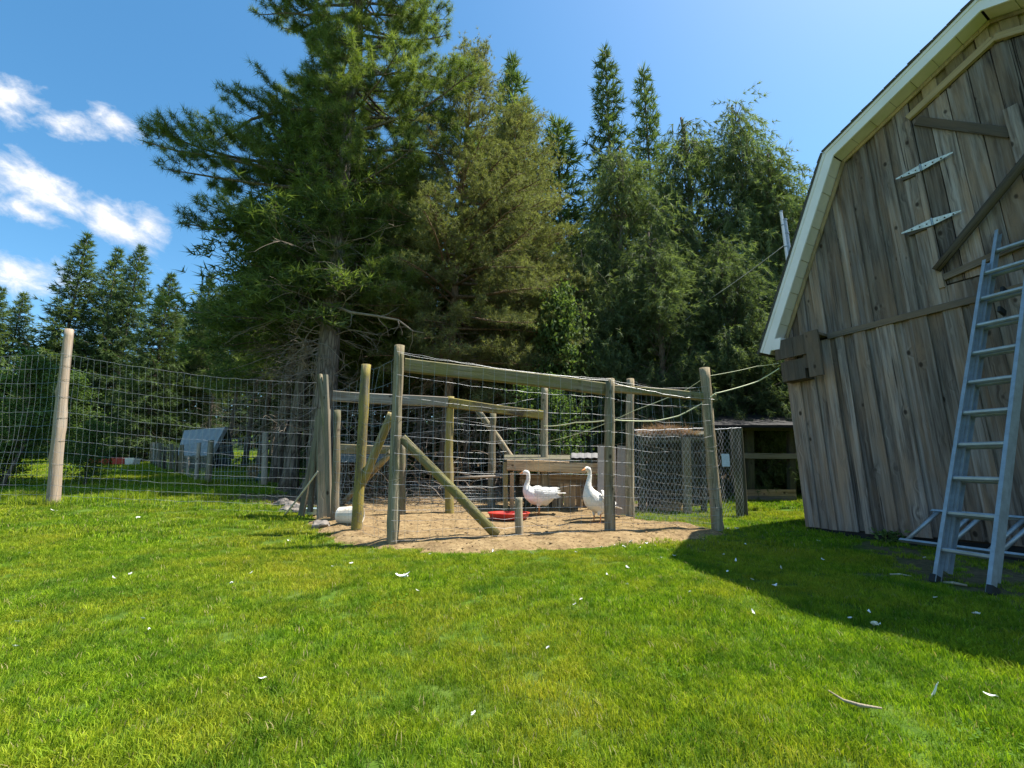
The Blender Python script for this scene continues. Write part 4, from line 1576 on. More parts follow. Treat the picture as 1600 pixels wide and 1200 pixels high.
spruce(137, 368, 27, 0, 'tallest of the dark spruces at the left, beside the white clouds', 0.3, 1.0)
spruce(186, 392, 29, 0, 'slim spruce just right of the tallest left spruce', 1.9, 1.0)
spruce(221, 386, 28, 2, 'slender pointed spruce closest to the big pine on the left side', 4.0, 0.85)
spruce(38, 460, 27, 2, 'shorter broad spruce near the left edge below the cloud', 2.2, 1.0)
spruce(3, 452, 25, 0, 'spruce cut by the left edge of the photo behind the wire fence', 5.0, 1.0)
spruce(90, 520, 31, 2, 'low spruce filling the gap between two taller left spruces', 0.9, 1.2)
spruce(268, 430, 24, 2, 'dark spruce half hidden by the lowest left boughs of the big pine', 3.3, 1.0)
spruce(330, 430, 27, 0, 'dark spruce hidden behind the big pine above the garden shed', 1.3, 1.0)
spruce(-60, 420, 26, 1, 'spruce beyond the left edge of the lawn', 2.6, 1.2)
spruce(800, 94, 19, 0, 'dark spruce spire rising behind the grey green pines', 0.6, 0.85)
spruce(872, 190, 19.5, 1, 'open drooping spruce in the sky gap between pines and cedars', 2.8, 1.15)
spruce(945, 80, 19, 1, 'tallest narrow spruce spire above the cedars', 3.6, 0.66)
spruce(1004, 108, 19.5, 1, 'second narrow spruce spire, right of the tallest one above the cedars', 5.2, 0.6)
spruce(745, 210, 21, 2, 'dark spruce deep behind the pen seen between pine boughs', 0.2, 1.0)
spruce(640, 200, 21, 0, 'dark spruce deep in the wood behind the top rail of the pen', 2.0, 1.0)
spruce(560, 240, 20, 2, 'dark spruce deep in the wood right of the thick pine trunk', 4.4, 1.0)

# --- cedars on the right
CED = []
for i, (Rm, n_l, tw) in enumerate(((1.9, 210, 0.55), (1.6, 190, 0.5))):
    mb, tf = gen_cedar(9.0, Rm, 0.4, n_l, 0.21, 0.45, tw)
    print('cedar tufts', len(tf))
    CED.append((mb.mesh('trunk', M['bark_thin'], True), needles('crown', tf, 8, 0.019, 0.45, M['needle_cedar'], None)))


def cedar(px, ytop, Y, var, label, rot, wide=1.0):
    p = loc_top(px, ytop, Y)
    H = at(px, ytop, Y).z - p.z
    k = H / 9.0
    return make_tree('cedar_tree', label, 'cedar tree', p, *CED[var], rotz=rot, scale=k * wide, zs=k)


cedar(962, 192, 14.5, 0, 'rounded grey green cedar in front of the two spruce spires', 0.5, 0.72)
cedar(1062, 138, 15.5, 1, 'middle cedar of the right-hand clump, left of the tallest cedar', 1.8, 0.8)
cedar(1142, 122, 15.0, 0, 'tallest feathery cedar of the right-hand clump', 3.4, 0.62)
cedar(1192, 205, 14.0, 1, 'cedar with a long bough reaching toward the barn roof', 5.0, 0.85)
cedar(1015, 330, 12.8, 1, 'low bushy cedar behind the chicken wire panel', 2.7, 0.95)
cedar(1120, 345, 12.6, 0, 'low cedar behind the dark wooden stall', 4.1, 0.85)
cedar(905, 360, 13.2, 1, 'low cedar behind the goose shelter, right of the pale sapling', 0.9, 0.7)
cedar(1215, 420, 12.4, 1, 'low cedar tucked behind the corner of the barn', 0.2, 0.9)

# --- broad-leaved trees and bushes
LEAFY = []
for i, (H, Rm, z0, nl, per, ll, mt) in enumerate(((4.0, 1.15, 0.5, 60, 60, 0.10, 'leaf'), (2.6, 1.2, 0.15, 60, 70, 0.075, 'leaf_dark'), (4.6, 1.3, 0.8, 70, 60, 0.09, 'leaf_dark'))):
    mb, tf = gen_leafy(H, Rm, z0, nl, per, ll, 0.5, 0.05)
    LEAFY.append((H, mb.mesh('trunk', M['bark_thin'], True), needles('crown', tf, 2, ll * 0.62, 0.75, M[mt], None, 0.4, True)))


def leafy(name, cat, px, ytop, Y, var, label, rot, wide=1.0):
    p = loc_top(px, ytop, Y)
    k = (at(px, ytop, Y).z - p.z) / LEAFY[var][0]
    return make_tree(name, label, cat, p, LEAFY[var][1], LEAFY[var][2], rotz=rot, scale=k * wide, zs=k)


leafy('maple_sapling', 'tree', 872, 425, 12.2, 0, 'bright green broad-leaved sapling between the pines and the cedars', 0.4, 0.7)
leafy('maple_tree', 'tree', 1262, 285, 17.0, 0, 'bright leaved tree peeping over the barn eave', 2.0, 0.8)
leafy('broadleaf_bush', 'bush', 848, 590, 11.0, 1, 'leafy bush with pale leaves above the goose shelter roof', 1.2, 1.0)
leafy('broadleaf_tree', 'tree', 62, 548, 10.8, 2, 'broad-leaved tree with dark trunk behind the tall cedar post', 0.9, 1.2)
leafy('broadleaf_tree', 'tree', -40, 520, 12.5, 2, 'broad-leaved tree at the left edge behind the wire fence', 3.0, 1.2)
leafy('broadleaf_tree', 'tree', 118, 575, 13.5, 2, 'shady broad-leaved tree right of the tall cedar post', 4.4, 1.15)
leafy('broadleaf_bush', 'bush', 150, 655, 11.5, 1, 'low leafy bush at the edge of the shaded lawn path', 5.1, 0.9)
leafy('broadleaf_bush', 'bush', 15, 690, 11.0, 1, 'low bush at the left edge in long grass', 2.0, 1.3)

# --- trunks of the pine wood between the big pine and the shed, and behind the pen
WOOD = []
for i in range(2):
    H = 12.0
    mb, tf = gen_pine(H, 0.15, 4.6, lambda t: 2.1 * (1 - t) ** 0.5 + 0.2, 0.5, 5, twig=0.9, tl=0.24, z_dead=1.6, dead=44, step=0.3, tint0=0.35, el_low=-12, multi=4, spread=0.16)
    WOOD.append((mb.mesh('trunk', M['bark_pine'], True), needles('crown', tf, 9, 0.03, 0.64, M['needle_pine'], None), mb.dead.mesh('dead_limb', M['dead_twig'])))
    print('wood pine tufts', len(tf))
wp = [(437, 13.0, 'straight wood pine just left of the thick pine trunk'), (458, 12.0, 'leaning wood pine touching the thick pine trunk'), (408, 17, 'wood pine behind the grey fence post left of the thick trunk'),
      (384, 20, 'slim wood pine above the hay tuft'), (356, 22, 'wood pine behind the metal roofed shed'), (318, 26, 'wood pine left behind the shed'),
      (425, 23, 'slim pine in the dark gap left of the thick trunk'), (285, 28, 'wood pine at the far end of the picket row'), (246, 31, 'far wood pine at the end of the lawn path'),
      (566, 15.5, 'wood pine seen through the left side of the pen'), (604, 17.5, 'wood pine behind the left front post of the pen'), (655, 14.6, 'reddish wood pine left of the leaning-top pine'),
      (728, 16.0, 'wood pine behind the middle of the pen'), (772, 18.0, 'wood pine behind the left end of the goose shelter'), (835, 17.0, 'wood pine behind the right end of the goose shelter'),
      (905, 18.0, 'wood pine behind the plywood panel'), (985, 20, 'wood pine deep behind the chicken wire'), (475, 19, 'wood pine hidden close behind the thick pine trunk'),
      (525, 21, 'wood pine far behind the rotten gate post'), (1080, 21, 'wood pine deep behind the cedars')]
for i, (px, Y, lab) in enumerate(wp):
    p = loc_at(px, Y)
    k = rnd.uniform(0.78, 0.95)
    make_tree('pine_tree', lab, 'pine tree', p, *WOOD[i % 2], rotz=rnd.random() * 6.28, scale=k * (1.4 if i < 2 else rnd.uniform(0.9, 1.15)), zs=k, group='pines of the wood behind the pen')

# --- far wood, one mass
tf = []
for _ in range(15000):
    x = rnd.uniform(-55, 60)
    y = 38 + 0.004 * x * x + rnd.gauss(0, 2.2)
    h = 6.5 + 2.5 * math.sin(x * 0.37) + 1.5 * math.sin(x * 1.1 + 2)
    z = gz(x, y) + h * rnd.random() ** 0.8
    tf.append((x, y, z, rnd.gauss(0, 1), rnd.gauss(0, 1), rnd.gauss(-0.3, 0.6), rnd.uniform(0.5, 0.9), rnd.random()))
me = needles('far_wood', tf, 3, 0.30, 0.7, M['wood_far'], None, 0.4, True)
fw = place(bpy.data.objects.new('far_wood', me), Matrix.Identity(4))
tag(fw, 'dark far wood closing the view behind the trunks', 'wood', kind='stuff')

# --- dry brush under the trees behind the pen
mb = MB()
for _ in range(230):
    px = rnd.uniform(535, 900)
    y = rnd.uniform(9.6, 12.5)
    p = loc_at(px, y)
    p.z += rnd.uniform(0.0, 1.3) * rnd.random()
    line = crooked(p, unit(rnd.random() * 6.28, R(rnd.uniform(-15, 45))), rnd.uniform(0.5, 1.6), 5, 0.2)
    mb.tube(line, [0.010, 0.009, 0.008, 0.006, 0.004, 0.003], 3, False)
br = mb.world('dead_brush', M['dead_twig'], None)
tag(br, 'tangle of dry dead twigs under the trees behind the pen', 'brush', kind='stuff')
# ------------------------------------------------------------------ wire work
def wire_panel(name, c00, c10, c01, c11, nv, hs, parent, r=0.0014, wob_=0.012, sag=0.02, mat=None, belly=0.03, skip=0.0, vx=None):
    """woven wire between the corners bottom-left, bottom-right, top-left, top-right; hs = wire heights 0..1"""
    c00, c10, c01, c11 = map(Vector, (c00, c10, c01, c11))
    nrm = (c10 - c00).cross(c01 - c00).normalized()
    seed = rnd.random() * 100
    mb = MB()

    def P_(u, v):
        p = c00.lerp(c10, u).lerp(c01.lerp(c11, u), v)
        e = 4 * u * (1 - u)
        p = p + Vector((0, 0, -sag * e * (v + 0.1)))
        p = p + nrm * belly * e * noise.noise(Vector((u * 4 + seed, v * 2.2, 0.3))) * 2
        p = p + Vector((noise.noise(Vector((u * 21 + seed, v * 13, 4))), noise.noise(Vector((u * 17, v * 19 + seed, 9))), noise.noise(Vector((u * 25 + seed, v * 9, 2))))) * wob_
        return p
    us = vx or [i / nv for i in range(nv + 1)]
    for h in hs:
        mb.tube([P_(u, h) for u in us], r * 1.15, 3, False)
    for u in us:
        if rnd.random() < skip:
            continue
        mb.tube([P_(u, h) for h in hs], r, 3, False)
    o = mb.world(name, mat or M['galv'], parent)
    return o


def hex_panel(name, c00, c10, c01, c11, cell, parent, r=0.0013, belly=0.03, ragged=0.0):
    c00, c10, c01, c11 = map(Vector, (c00, c10, c01, c11))
    W, H = (c10 - c00).length, ((c01 - c00).length + (c11 - c10).length) / 2
    nrm = (c10 - c00).cross(c01 - c00).normalized()
    seed = rnd.random() * 100
    nx, ny = int(W / cell), int(H / (cell * 0.8))
    mb = MB()

    def P_(i, j):
        u, v = i / nx, j / ny
        p = c00.lerp(c10, u).lerp(c01.lerp(c11, u), v)
        p = p + nrm * belly * noise.noise(Vector((u * 4 + seed, v * 3, 1))) * 1.6
        return p + Vector((0, 0, 0.012 * noise.noise(Vector((u * 9, v * 9, seed)))))
    # hexagonal mesh: zigzag verticals that touch their neighbours in turn
    for i in range(nx + 1):
        line = []
        for j in range(ny + 1):
            sgn = 1 if (j // 1) % 4 in (0, 1) else -1
            o = 0.27 * sgn * (1 if i % 2 == 0 else -1)
            line.append(P_(min(nx, max(0, i + o)), j))
        if ragged and rnd.random() < 0.6:
            line.append(line[-1] + Vector((rnd.gauss(0, 0.01), 0, rnd.uniform(0.0, ragged))))
        mb.tube(line, r, 3, False)
    mb.tube([P_(i, 0) for i in range(nx + 1)], r * 1.5, 3, False)
    mb.tube([P_(i, ny) for i in range(nx + 1)], r * 1.5, 3, False)
    return mb.world(name, M['galv_new' if r > 0.0015 else 'galv'], parent)


def cum(steps):
    c = [0]
    for s_ in steps:
        c.append(c[-1] + s_)
    return [v / c[-1] for v in c]


# ------------------------------------------------------------------ goose pen
PENO = PG(850, 830)
PN = thing('goose_pen', 'goose pen of grey green posts, mossy rails and woven wire', 'animal pen', PENO)


def post(pxb, pxt, wpx, mat='post', base_Y=None, r1k=0.92, n=10, kn=2, name='post', bend=0.006, parent=PN):
    if base_Y is None:
        b = PG(*pxb)
    else:
        b = loc_at(pxb[0], base_Y)
        b.z = yard_z(b.x, b.y)
    t = at(pxt[0], pxt[1], b.y)
    r = wpx / FPX * b.y / 2
    b0 = b - (t - b).normalized() * 0.15
    log(name, b0, t, r * 1.05, r * r1k, M[mat], parent, n, 0.16, 14, bend * 2.5, True, kn)
    return b, t


A0, A1 = post((613, 853), (624, 540), 17)
B0, B1 = post((954, 834), (953, 592), 16)
C0, C1 = post((1122, 830), (1101, 575), 17)
D0, D1 = post((556, 834), (572, 570), 16, 'post_moss')
E0, E1 = post((522, 816), (527, 641), 11, kn=1)
J0, J1 = post((627, 808), (628, 695), 12)
K0, K1 = post((812, 841), (811, 777), 12, name='stub_post')
G0, G1 = post((702, 806), (704, 620), 13, 'post_moss')
I0, I1 = post((985, 812), (985, 592), 13)
H0, H1 = post((852, 780), (851, 600), 12, base_Y=9.2)
Q0, Q1 = post((768, 770), (770, 645), 11, base_Y=9.6)
N0, N1 = post((848, 770), (746, 640), 10, base_Y=10.0)
# front top rail in two lengths, mossy squared timber
FW = Vector((0, -1, 0))


def rail(name, a, b, w, t, mat, off=(0, 0, 0), **kw):
    return plank(name, Vector(a) + Vector(off), Vector(b) + Vector(off), w, t, M[mat], PN, up=FW, segs=12, warp=0.012, ch=0.014, **kw)


ra, rb = at(632, 569, A0.y + 0.07), at(946, 608, B0.y + 0.10)
rail('rail', ra, rb, 0.185, 0.07, 'rail_moss')
rail('rail', at(957, 606, B0.y + 0.09), at(1117, 622, C0.y + 0.03), 0.115, 0.085, 'rail_moss')
# back rail: grey plank in two lengths
rail('rail', at(520, 618, 8.0), at(700, 629, 8.4), 0.19, 0.035, 'rail_grey')
rail('rail', at(702, 629, 8.42), at(848, 649, 9.1), 0.18, 0.035, 'post_moss')
# low rail on the left
rail('rail', at(528, 701, 8.6), at(640, 703, 8.8), 0.16, 0.04, 'rail_moss')
# branches tied across as low rails
log('pole_rail', at(708, 747, 8.55), at(795, 744, 8.9), 0.03, 0.022, M['rail_grey'], PN, 8, 0.1, 8, 0.02)
# diagonal braces
log('brace', at(628, 684, A0.y + 0.04), PG(776, 846) + Vector((0, 0.0, 0.02)), 0.058, 0.064, M['rail_moss'], PN, 9, 0.08, 8, 0.01)
log('brace', at(612, 646, A0.y + 0.55), at(561, 768, D0.y + 0.06), 0.062, 0.058, M['post_moss'], PN, 9, 0.08, 8, 0.01)
log('brace', at(612, 706, A0.y + 1.25), PG(530, 792) + Vector((0.02, 0.1, 0.03)), 0.05, 0.055, M['post'], PN, 9, 0.08, 8, 0.01)

# rotten gate post with its splints at the left corner
gb = PG(505, 812)
def slab(name, pxb, pxt, w, t, mat, Y, roll=0.0):
    b = loc_at(pxb[0], Y)
    b.z = at(pxb[0], pxb[1], Y).z
    tt = at(pxt[0], pxt[1], Y)
    return plank(name, b, tt, w, t, M[mat], PN, up=Vector((math.sin(roll), -math.cos(roll), 0)), segs=9, warp=0.012, ch=0.02)


yb = gb.y
slab('gate_post', (505, 822), (507, 640), 0.20, 0.16, 'rotten', yb, 0.3)
slab('splint', (516, 818), (508, 586), 0.085, 0.06, 'rotten', yb - 0.13, 0.2)
slab('splint', (502, 700), (500, 585), 0.08, 0.06, 'post', yb - 0.12, -0.2)
slab('splint', (483, 800), (498, 650), 0.10, 0.06, 'rotten', yb + 0.05, -0.3)
slab('splint', (470, 806), (492, 690), 0.09, 0.05, 'rotten', yb + 0.12, 0.1)

# woven wire on every side
hs_tall = cum([0.09, 0.10, 0.11, 0.12, 0.13, 0.15, 0.17, 0.19, 0.2, 0.22, 0.24, 0.26])


def W(a, b, az, bz, name='wire_mesh', nv=None, hs=None, lo=0.02, off=(0, 0, 0), **kw):
    a, b, off = Vector(a), Vector(b), Vector(off)
    a0, b0 = Vector((a.x, a.y, yard_z(a.x, a.y) + lo)), Vector((b.x, b.y, yard_z(b.x, b.y) + lo))
    L = (b - a).length
    return wire_panel(name, a0 + off, b0 + off, Vector(az) + off, Vector(bz) + off, nv or max(4, int(L / 0.152)), hs or hs_tall, PN, **kw)


fo = Vector((0, -0.075, 0))
W(A0, B0, A1 - Vector((0, 0, 0.10)), B1 - Vector((0, 0, 0.02)), off=fo, belly=0.05, sag=0.05, wob_=0.02)
W(B0, C0, B1 - Vector((0, 0, 0.03)), C1 - Vector((0, 0, 0.30)), off=fo, belly=0.05, sag=0.07, wob_=0.03)
W(D0, A0, D1 - Vector((0, 0, 0.02)), A1 - Vector((0, 0, 0.12)), off=fo * 0.7, belly=0.06, sag=0.12, wob_=0.03)
W(E0, D0, at(524, 612, E0.y), D1 - Vector((0, 0, 0.05)), off=fo * 0.7, belly=0.05, sag=0.1, wob_=0.03)
W(G0, H0, G1 - Vector((0, 0, 0.12)), H1 - Vector((0, 0, 0.25)), off=(0, 0.07, 0), belly=0.06, sag=0.08, wob_=0.03)
W(loc_at(528, 8.7), G0, at(528, 640, 8.7), G1 - Vector((0, 0, 0.10)), off=(0, 0.07, 0), belly=0.06, sag=0.06, wob_=0.03)
W(C0, I0 + Vector((0.02, 0, 0)), C1 - Vector((0, 0, 0.34)), I1 - Vector((0, 0, 0.02)), belly=0.06, sag=0.08, wob_=0.03)
W(I0, H0, I1 - Vector((0, 0, 0.05)), H1 - Vector((0, 0, 0.05)), off=(0, 0.06, 0), belly=0.05, sag=0.12, wob_=0.03)
# finer mesh along the foot of the back and left sides
fine_hs = [i / 8 for i in range(9)]
wire_panel('fine_mesh', PG(640, 800) + Vector((0, 0.3, 0.02)), PG(700, 800) + Vector((0, 0.2, 0.02)), at(640, 752, PG(640, 800).y + 0.3), at(700, 752, PG(700, 800).y + 0.2), 16, fine_hs, PN, r=0.0013, wob_=0.008)
wire_panel('fine_mesh', PG(705, 806) + Vector((0, 0.1, 0.02)), loc_at(795, 8.9) + Vector((0, 0, 0.03)), at(705, 760, PG(705, 806).y + 0.1), at(795, 760, 8.9), 26, fine_hs, PN, r=0.0013, wob_=0.008)
wire_panel('fine_mesh', C0 + Vector((-0.05, 0.02, 0.03)), I0 + Vector((0.05, 0.0, 0.02)), at(1118, 765, C0.y), at(990, 765, I0.y), 22, fine_hs, PN, r=0.0012, wob_=0.012)
# chicken wire on the left bay and hung loosely over the back rail
hex_panel('chicken_wire', PG(530, 800), PG(630, 803), at(530, 690, PG(530, 800).y + 0.2), at(630, 690, PG(630, 803).y + 0.2), 0.05, PN, 0.0012, 0.05)
hex_panel('chicken_wire', at(705, 720, 9.3), at(852, 735, 9.6), at(700, 652, 9.0), at(850, 680, 9.4), 0.055, PN, 0.0008, 0.10)
# barbed strand stretched above the front rail and tie wires
for (p0, p1, y0, y1, dip) in (((626, 553), (952, 595), A0.y - 0.05, B0.y - 0.06, 0.03), ((953, 596), (1116, 624), B0.y - 0.06, C0.y - 0.05, 0.05)):
    a, b = at(p0[0], p0[1], y0), at(p1[0], p1[1], y1)
    mb = MB()
    mb.tube([a.lerp(b, i / 14) + Vector((0, 0, -dip * 4 * (i / 14) * (1 - i / 14) + rnd.gauss(0, 0.006))) for i in range(15)], 0.0028, 4)
    mb.world('strand', M['galv'], PN)
mb = MB()
for (p, r_) in ((A0.lerp(A1, 0.3), 0.075), (A0.lerp(A1, 0.6), 0.07), (B0.lerp(B1, 0.35), 0.082), (B0.lerp(B1, 0.7), 0.08), (C0.lerp(C1, 0.25), 0.083), (C0.lerp(C1, 0.38), 0.083), (C0.lerp(C1, 0.5), 0.082), (C0.lerp(C1, 0.64), 0.08), (C0.lerp(C1, 0.13), 0.085), (D0.lerp(D1, 0.5), 0.076)):
    mb.tube([p + Vector((math.cos(k / 12 * 6.283) * r_, math.sin(k / 12 * 6.283) * r_, 0.02 * math.sin(k / 12 * 6.283 + 1))) for k in range(13)], 0.003, 3)
mb.world('tie_wire', M['galv'], PN)['kind'] = 'stuff'

# ------------------------------------------------------------------ chicken wire run to the right, with its own posts
CW = thing('chicken_wire_fence', 'chicken wire fence with ragged top beside the goose pen', 'fence', loc_at(1080, 8.3))
yc = 8.1


def cwpost(px0, py0, px1, py1, wpx, mat, Y):
    b = loc_at(px0, Y)
    t = at(px1, py1, Y)
    w = wpx / FPX * Y
    plank('post', b - Vector((0, 0, 0.05)), t, w, w * 0.6, M[mat], CW, up=FW, segs=6, warp=0.006, ch=0.01)


cwpost(1160, 805, 1150, 668, 15, 'dark_wood', 8.35)
hex_panel('chicken_wire', loc_at(992, 7.6) + Vector((0, 0, 0.03)), loc_at(1122, 7.9) + Vector((0, 0, 0.03)), at(990, 672, 7.6), at(1112, 669, 7.9), 0.036, CW, 0.0021, 0.03, 0.05)
hex_panel('chicken_wire', loc_at(1122, 7.95) + Vector((0, 0, 0.03)), loc_at(1162, 8.2) + Vector((0, 0, 0.03)), at(1113, 671, 7.95), at(1158, 668, 8.2), 0.036, CW, 0.0022, 0.02, 0.04)
mb = MB()
c = at(1134, 719, 8.02)
mb.prism([c + Vector((-0.07, 0, -0.11)), c + Vector((0.07, 0.01, -0.11)), c + Vector((0.07, 0.0, 0.11)), c + Vector((-0.07, -0.008, 0.11))], (0, 0.003, 0))
nt_ = mb.world('paper_notice', M['paper'], None, origin=c)
tag(nt_, 'small pale blue paper notice wired to the chicken wire', 'notice')

# ------------------------------------------------------------------ goose house
def board_row(parent, pts0, pts1, mat, w=0.13, t=0.02, name='board', gap=0.006, hj=0.03):
    a0, b0 = Vector(pts0[0]), Vector(pts0[1])
    a1, b1 = Vector(pts1[0]), Vector(pts1[1])
    L = (b0 - a0).length
    n = max(1, int(L / w))
    for i in range(n):
        f = (i + 0.5) / n
        p, q = a0.lerp(b0, f), a1.lerp(b1, f)
        nn = (b0 - a0).cross(Vector((0, 0, 1))).normalized()
        plank(name, p + nn * rnd.uniform(0, 0.012) + Vector((0, 0, rnd.uniform(0, hj))), q + Vector((0, 0, rnd.uniform(-hj, hj * 0.2))), L / n - gap - rnd.uniform(0, 0.01), t, M[mat], parent, up=nn, segs=4, warp=0.004)


yh = 8.75
GH = thing('goose_shelter', 'low goose shelter with a thick rough brown front beam', 'shelter', loc_at(862, yh))
gl, gr = loc_at(796, yh), loc_at(930, yh)
gl.z = gr.z = loc_at(862, yh).z - 0.02


def ghp(px, py, dy=0.0):
    return at(px, py, yh + dy)


plank('front_beam', ghp(792, 727, -0.06), ghp(937, 731, -0.06), 0.20, 0.06, M['brown_board'], GH, up=FW, segs=12, warp=0.010, ch=0.012)
plank('post', loc_at(790, yh) - Vector((0, 0, 0.03)), ghp(790, 722), 0.09, 0.08, M['post_moss'], GH, up=FW, segs=5)
plank('post', loc_at(800, yh + 0.02) - Vector((0, 0, 0.03)), ghp(800, 738, 0.02), 0.08, 0.06, M['brown_board'], GH, up=FW, segs=5)
plank('post', loc_at(928, yh) - Vector((0, 0, 0.03)), ghp(928, 738), 0.08, 0.07, M['brown_board'], GH, up=FW, segs=5)
# back wall of vertical slabs and a horizontal board above them
bk = 0.75
board_row(GH, (loc_at(862, yh + bk * 0.55), loc_at(928, yh + bk * 0.55)), (ghp(862, 756, bk * 0.55), ghp(928, 756, bk * 0.55)), 'brown_board', 0.115, hj=0.05)
plank('board', ghp(812, 748, bk * 0.6), ghp(926, 752, bk * 0.6), 0.22, 0.02, M['brown_board'], GH, up=FW, segs=5)
board_row(GH, (loc_at(805, yh + bk), loc_at(880, yh + bk)), (ghp(805, 738, bk), ghp(880, 738, bk)), 'dark_wood', 0.16)
mb = MB()
a, b, c_, d_ = ghp(788, 720, -0.02), ghp(938, 721, -0.02), ghp(938, 714, bk + 0.25), ghp(788, 713, bk + 0.25)
mb.prism([a, b, c_, d_], (0, 0, 0.035))
mb.world('roof', M['dark_wood'], GH)
mb = MB()
n = 16
a, b, c_, d_ = ghp(893, 719, -0.14), ghp(937, 719, -0.14), ghp(938, 711, bk + 0.2), ghp(893, 711, bk + 0.2)
rows = []
for i in range(n + 1):
    f = i / n
    z = Vector((0, 0, 0.04 + 0.006 * math.sin(i * math.pi / 2)))
    rows.append([a.lerp(b, f) + z, d_.lerp(c_, f) + z, d_.lerp(c_, f) + z + Vector((0, 0, 0.004)), a.lerp(b, f) + z + Vector((0, 0, 0.004))])
mb.quadstrip_ring(rows)
mb.world('roof_sheet', M['old_sheet'], GH)
# side boards
board_row(GH, (loc_at(797, yh + 0.1), loc_at(797, yh + bk)), (ghp(797, 726, 0.1), ghp(797, 722, bk)), 'dark_wood', 0.15)

# plywood sheet leaning by the post
PW = thing('plywood_sheet', 'plain pinkish plywood sheet standing behind the middle front post', 'plywood sheet', loc_at(960, 8.2))
plank('sheet', loc_at(948, 8.3) - Vector((0, 0, 0.02)), at(948, 697, 8.42), 0.33, 0.018, M['plywood'], PW, up=FW, segs=2, warp=0.001)
plank('sheet', loc_at(973, 8.26) - Vector((0, 0, 0.02)), at(975, 697, 8.40), 0.24, 0.018, M['plywood'], PW, up=FW, segs=2, warp=0.001)

# ------------------------------------------------------------------ brush roofed hutch behind the chicken wire
ys_ = 8.9
HU = thing('poultry_hutch', 'dark hutch roofed with pinkish brown brush behind the chicken wire', 'hutch', loc_at(1040, ys_))
for (px, w_, dy, mt) in ((1003, 0.10, 0.0, 'dark_wood'), (1074, 0.13, -0.25, 'post'), (1100, 0.10, 0.15, 'dark_wood'), (1003, 0.1, 1.0, 'dark_wood'), (1100, 0.1, 1.0, 'dark_wood')):
    plank('post', loc_at(px, ys_ + dy) - Vector((0, 0, 0.03)), at(px - (2 if px > 1050 else 0), 684, ys_ + dy), w_, w_ * 0.8, M[mt], HU, up=FW, segs=4)
board_row(HU, (loc_at(1000, ys_ + 1.05), loc_at(1104, ys_ + 1.05)), (at(1000, 690, ys_ + 1.05), at(1104, 690, ys_ + 1.05)), 'dark_wood', 0.14)
board_row(HU, (loc_at(998, ys_ + 0.1), loc_at(998, ys_ + 1.0)), (at(998, 690, ys_ + 0.1), at(998, 690, ys_ + 1.0)), 'dark_wood', 0.16)
plank('roof_beam', at(998, 689, ys_ - 0.02), at(1106, 686, ys_ - 0.02), 0.09, 0.06, M['dark_wood'], HU, up=FW)
mb = MB()
mb.prism([at(996, 683, ys_ - 0.08), at(1108, 681, ys_ - 0.08), at(1108, 676, ys_ + 1.1), at(996, 676, ys_ + 1.1)], (0, 0, 0.03))
mb.world('roof_board', M['dark_wood'], HU)
tf = []
for _ in range(900):
    f, g = rnd.random(), rnd.random() ** 1.3
    p = at(1002 + 84 * f, 680, ys_ - 0.12 + 1.1 * g)
    tf.append((p.x, p.y, p.z + 0.02 + 0.15 * rnd.random() * math.sin(math.pi * min(1, f * 0.9 + 0.1)), rnd.gauss(0, 1), rnd.gauss(-0.3, 0.6), rnd.gauss(0, 0.25), rnd.uniform(0.15, 0.32), rnd.random()))
o = place(bpy.data.objects.new('roof_brush', needles('roof_brush', [(t[0] - MW[HU.name].translation.x, t[1] - MW[HU.name].translation.y, t[2] - MW[HU.name].translation.z) + t[3:] for t in tf], 3, 0.009, 0.3, M['straw_pink'], None)), MW[HU.name], HU)
o['kind'] = 'stuff'
tf = []
sp = PG(1056, 800)
for _ in range(480):
    a = rnd.random() * 6.283
    r_ = 0.22 * math.sqrt(rnd.random())
    tf.append((sp.x + 1.4 * r_ * math.cos(a), sp.y + 0.12 + r_ * math.sin(a), gz(sp.x, sp.y + .12) + 0.24 * (1 - r_ / 0.25) * rnd.random() + 0.02, rnd.gauss(0, 1), rnd.gauss(0, 1), rnd.gauss(0.1, 0.3), rnd.uniform(0.08, 0.16), rnd.uniform(0.5, 1)))
o = place(bpy.data.objects.new('straw_heap', needles('straw_heap', tf, 3, 0.010, 0.3, M['straw'], None)), Matrix.Identity(4))
tag(o, 'small heap of golden straw at the foot of the chicken wire', 'straw', kind='stuff')

# ------------------------------------------------------------------ roofed stall further right
yt = 11.0
ST = thing('timber_stall', 'dark roofed timber stall with one grey top rail beside the barn', 'stall', loc_at(1200, yt))
for (px, dy, w_) in ((1172, 0.0, 0.16), (1237, 0.0, 0.14), (1180, 2.2, 0.13), (1243, 2.2, 0.13)):
    plank('post', loc_at(px, yt + dy) - Vector((0, 0, 0.05)), at(px - 2, 655, yt + dy), w_, 0.14, M['dark_wood'], ST, up=FW)
plank('rail', at(1158, 712, yt - 0.09), at(1247, 713, yt - 0.09), 0.13, 0.045, M['rail_grey'], ST, up=FW)
plank('board', at(1166, 770, yt - 0.10), at(1243, 770, yt - 0.10), 0.15, 0.04, M['brown_board'], ST, up=FW)
plank('board', at(1166, 780.5, yt - 0.11), at(1244, 780.5, yt - 0.11), 0.15, 0.05, M['rail_grey'], ST, up=FW)
board_row(ST, (loc_at(1176, yt + 2.3), loc_at(1246, yt + 2.3)), (at(1176, 722, yt + 2.3), at(1246, 722, yt + 2.3)), 'dark_wood', 0.16)
mb = MB()
mb.prism([at(1112, 668, yt - 0.6), at(1256, 668, yt - 0.6), at(1256, 640, yt + 2.6), at(1112, 640, yt + 2.6)], (0, 0, 0.06))
mb.world('roof', M['tar'], ST)
plank('roof_beam', at(1118, 668, yt - 0.15), at(1252, 668, yt - 0.15), 0.14, 0.08, M['dark_wood'], ST, up=FW)

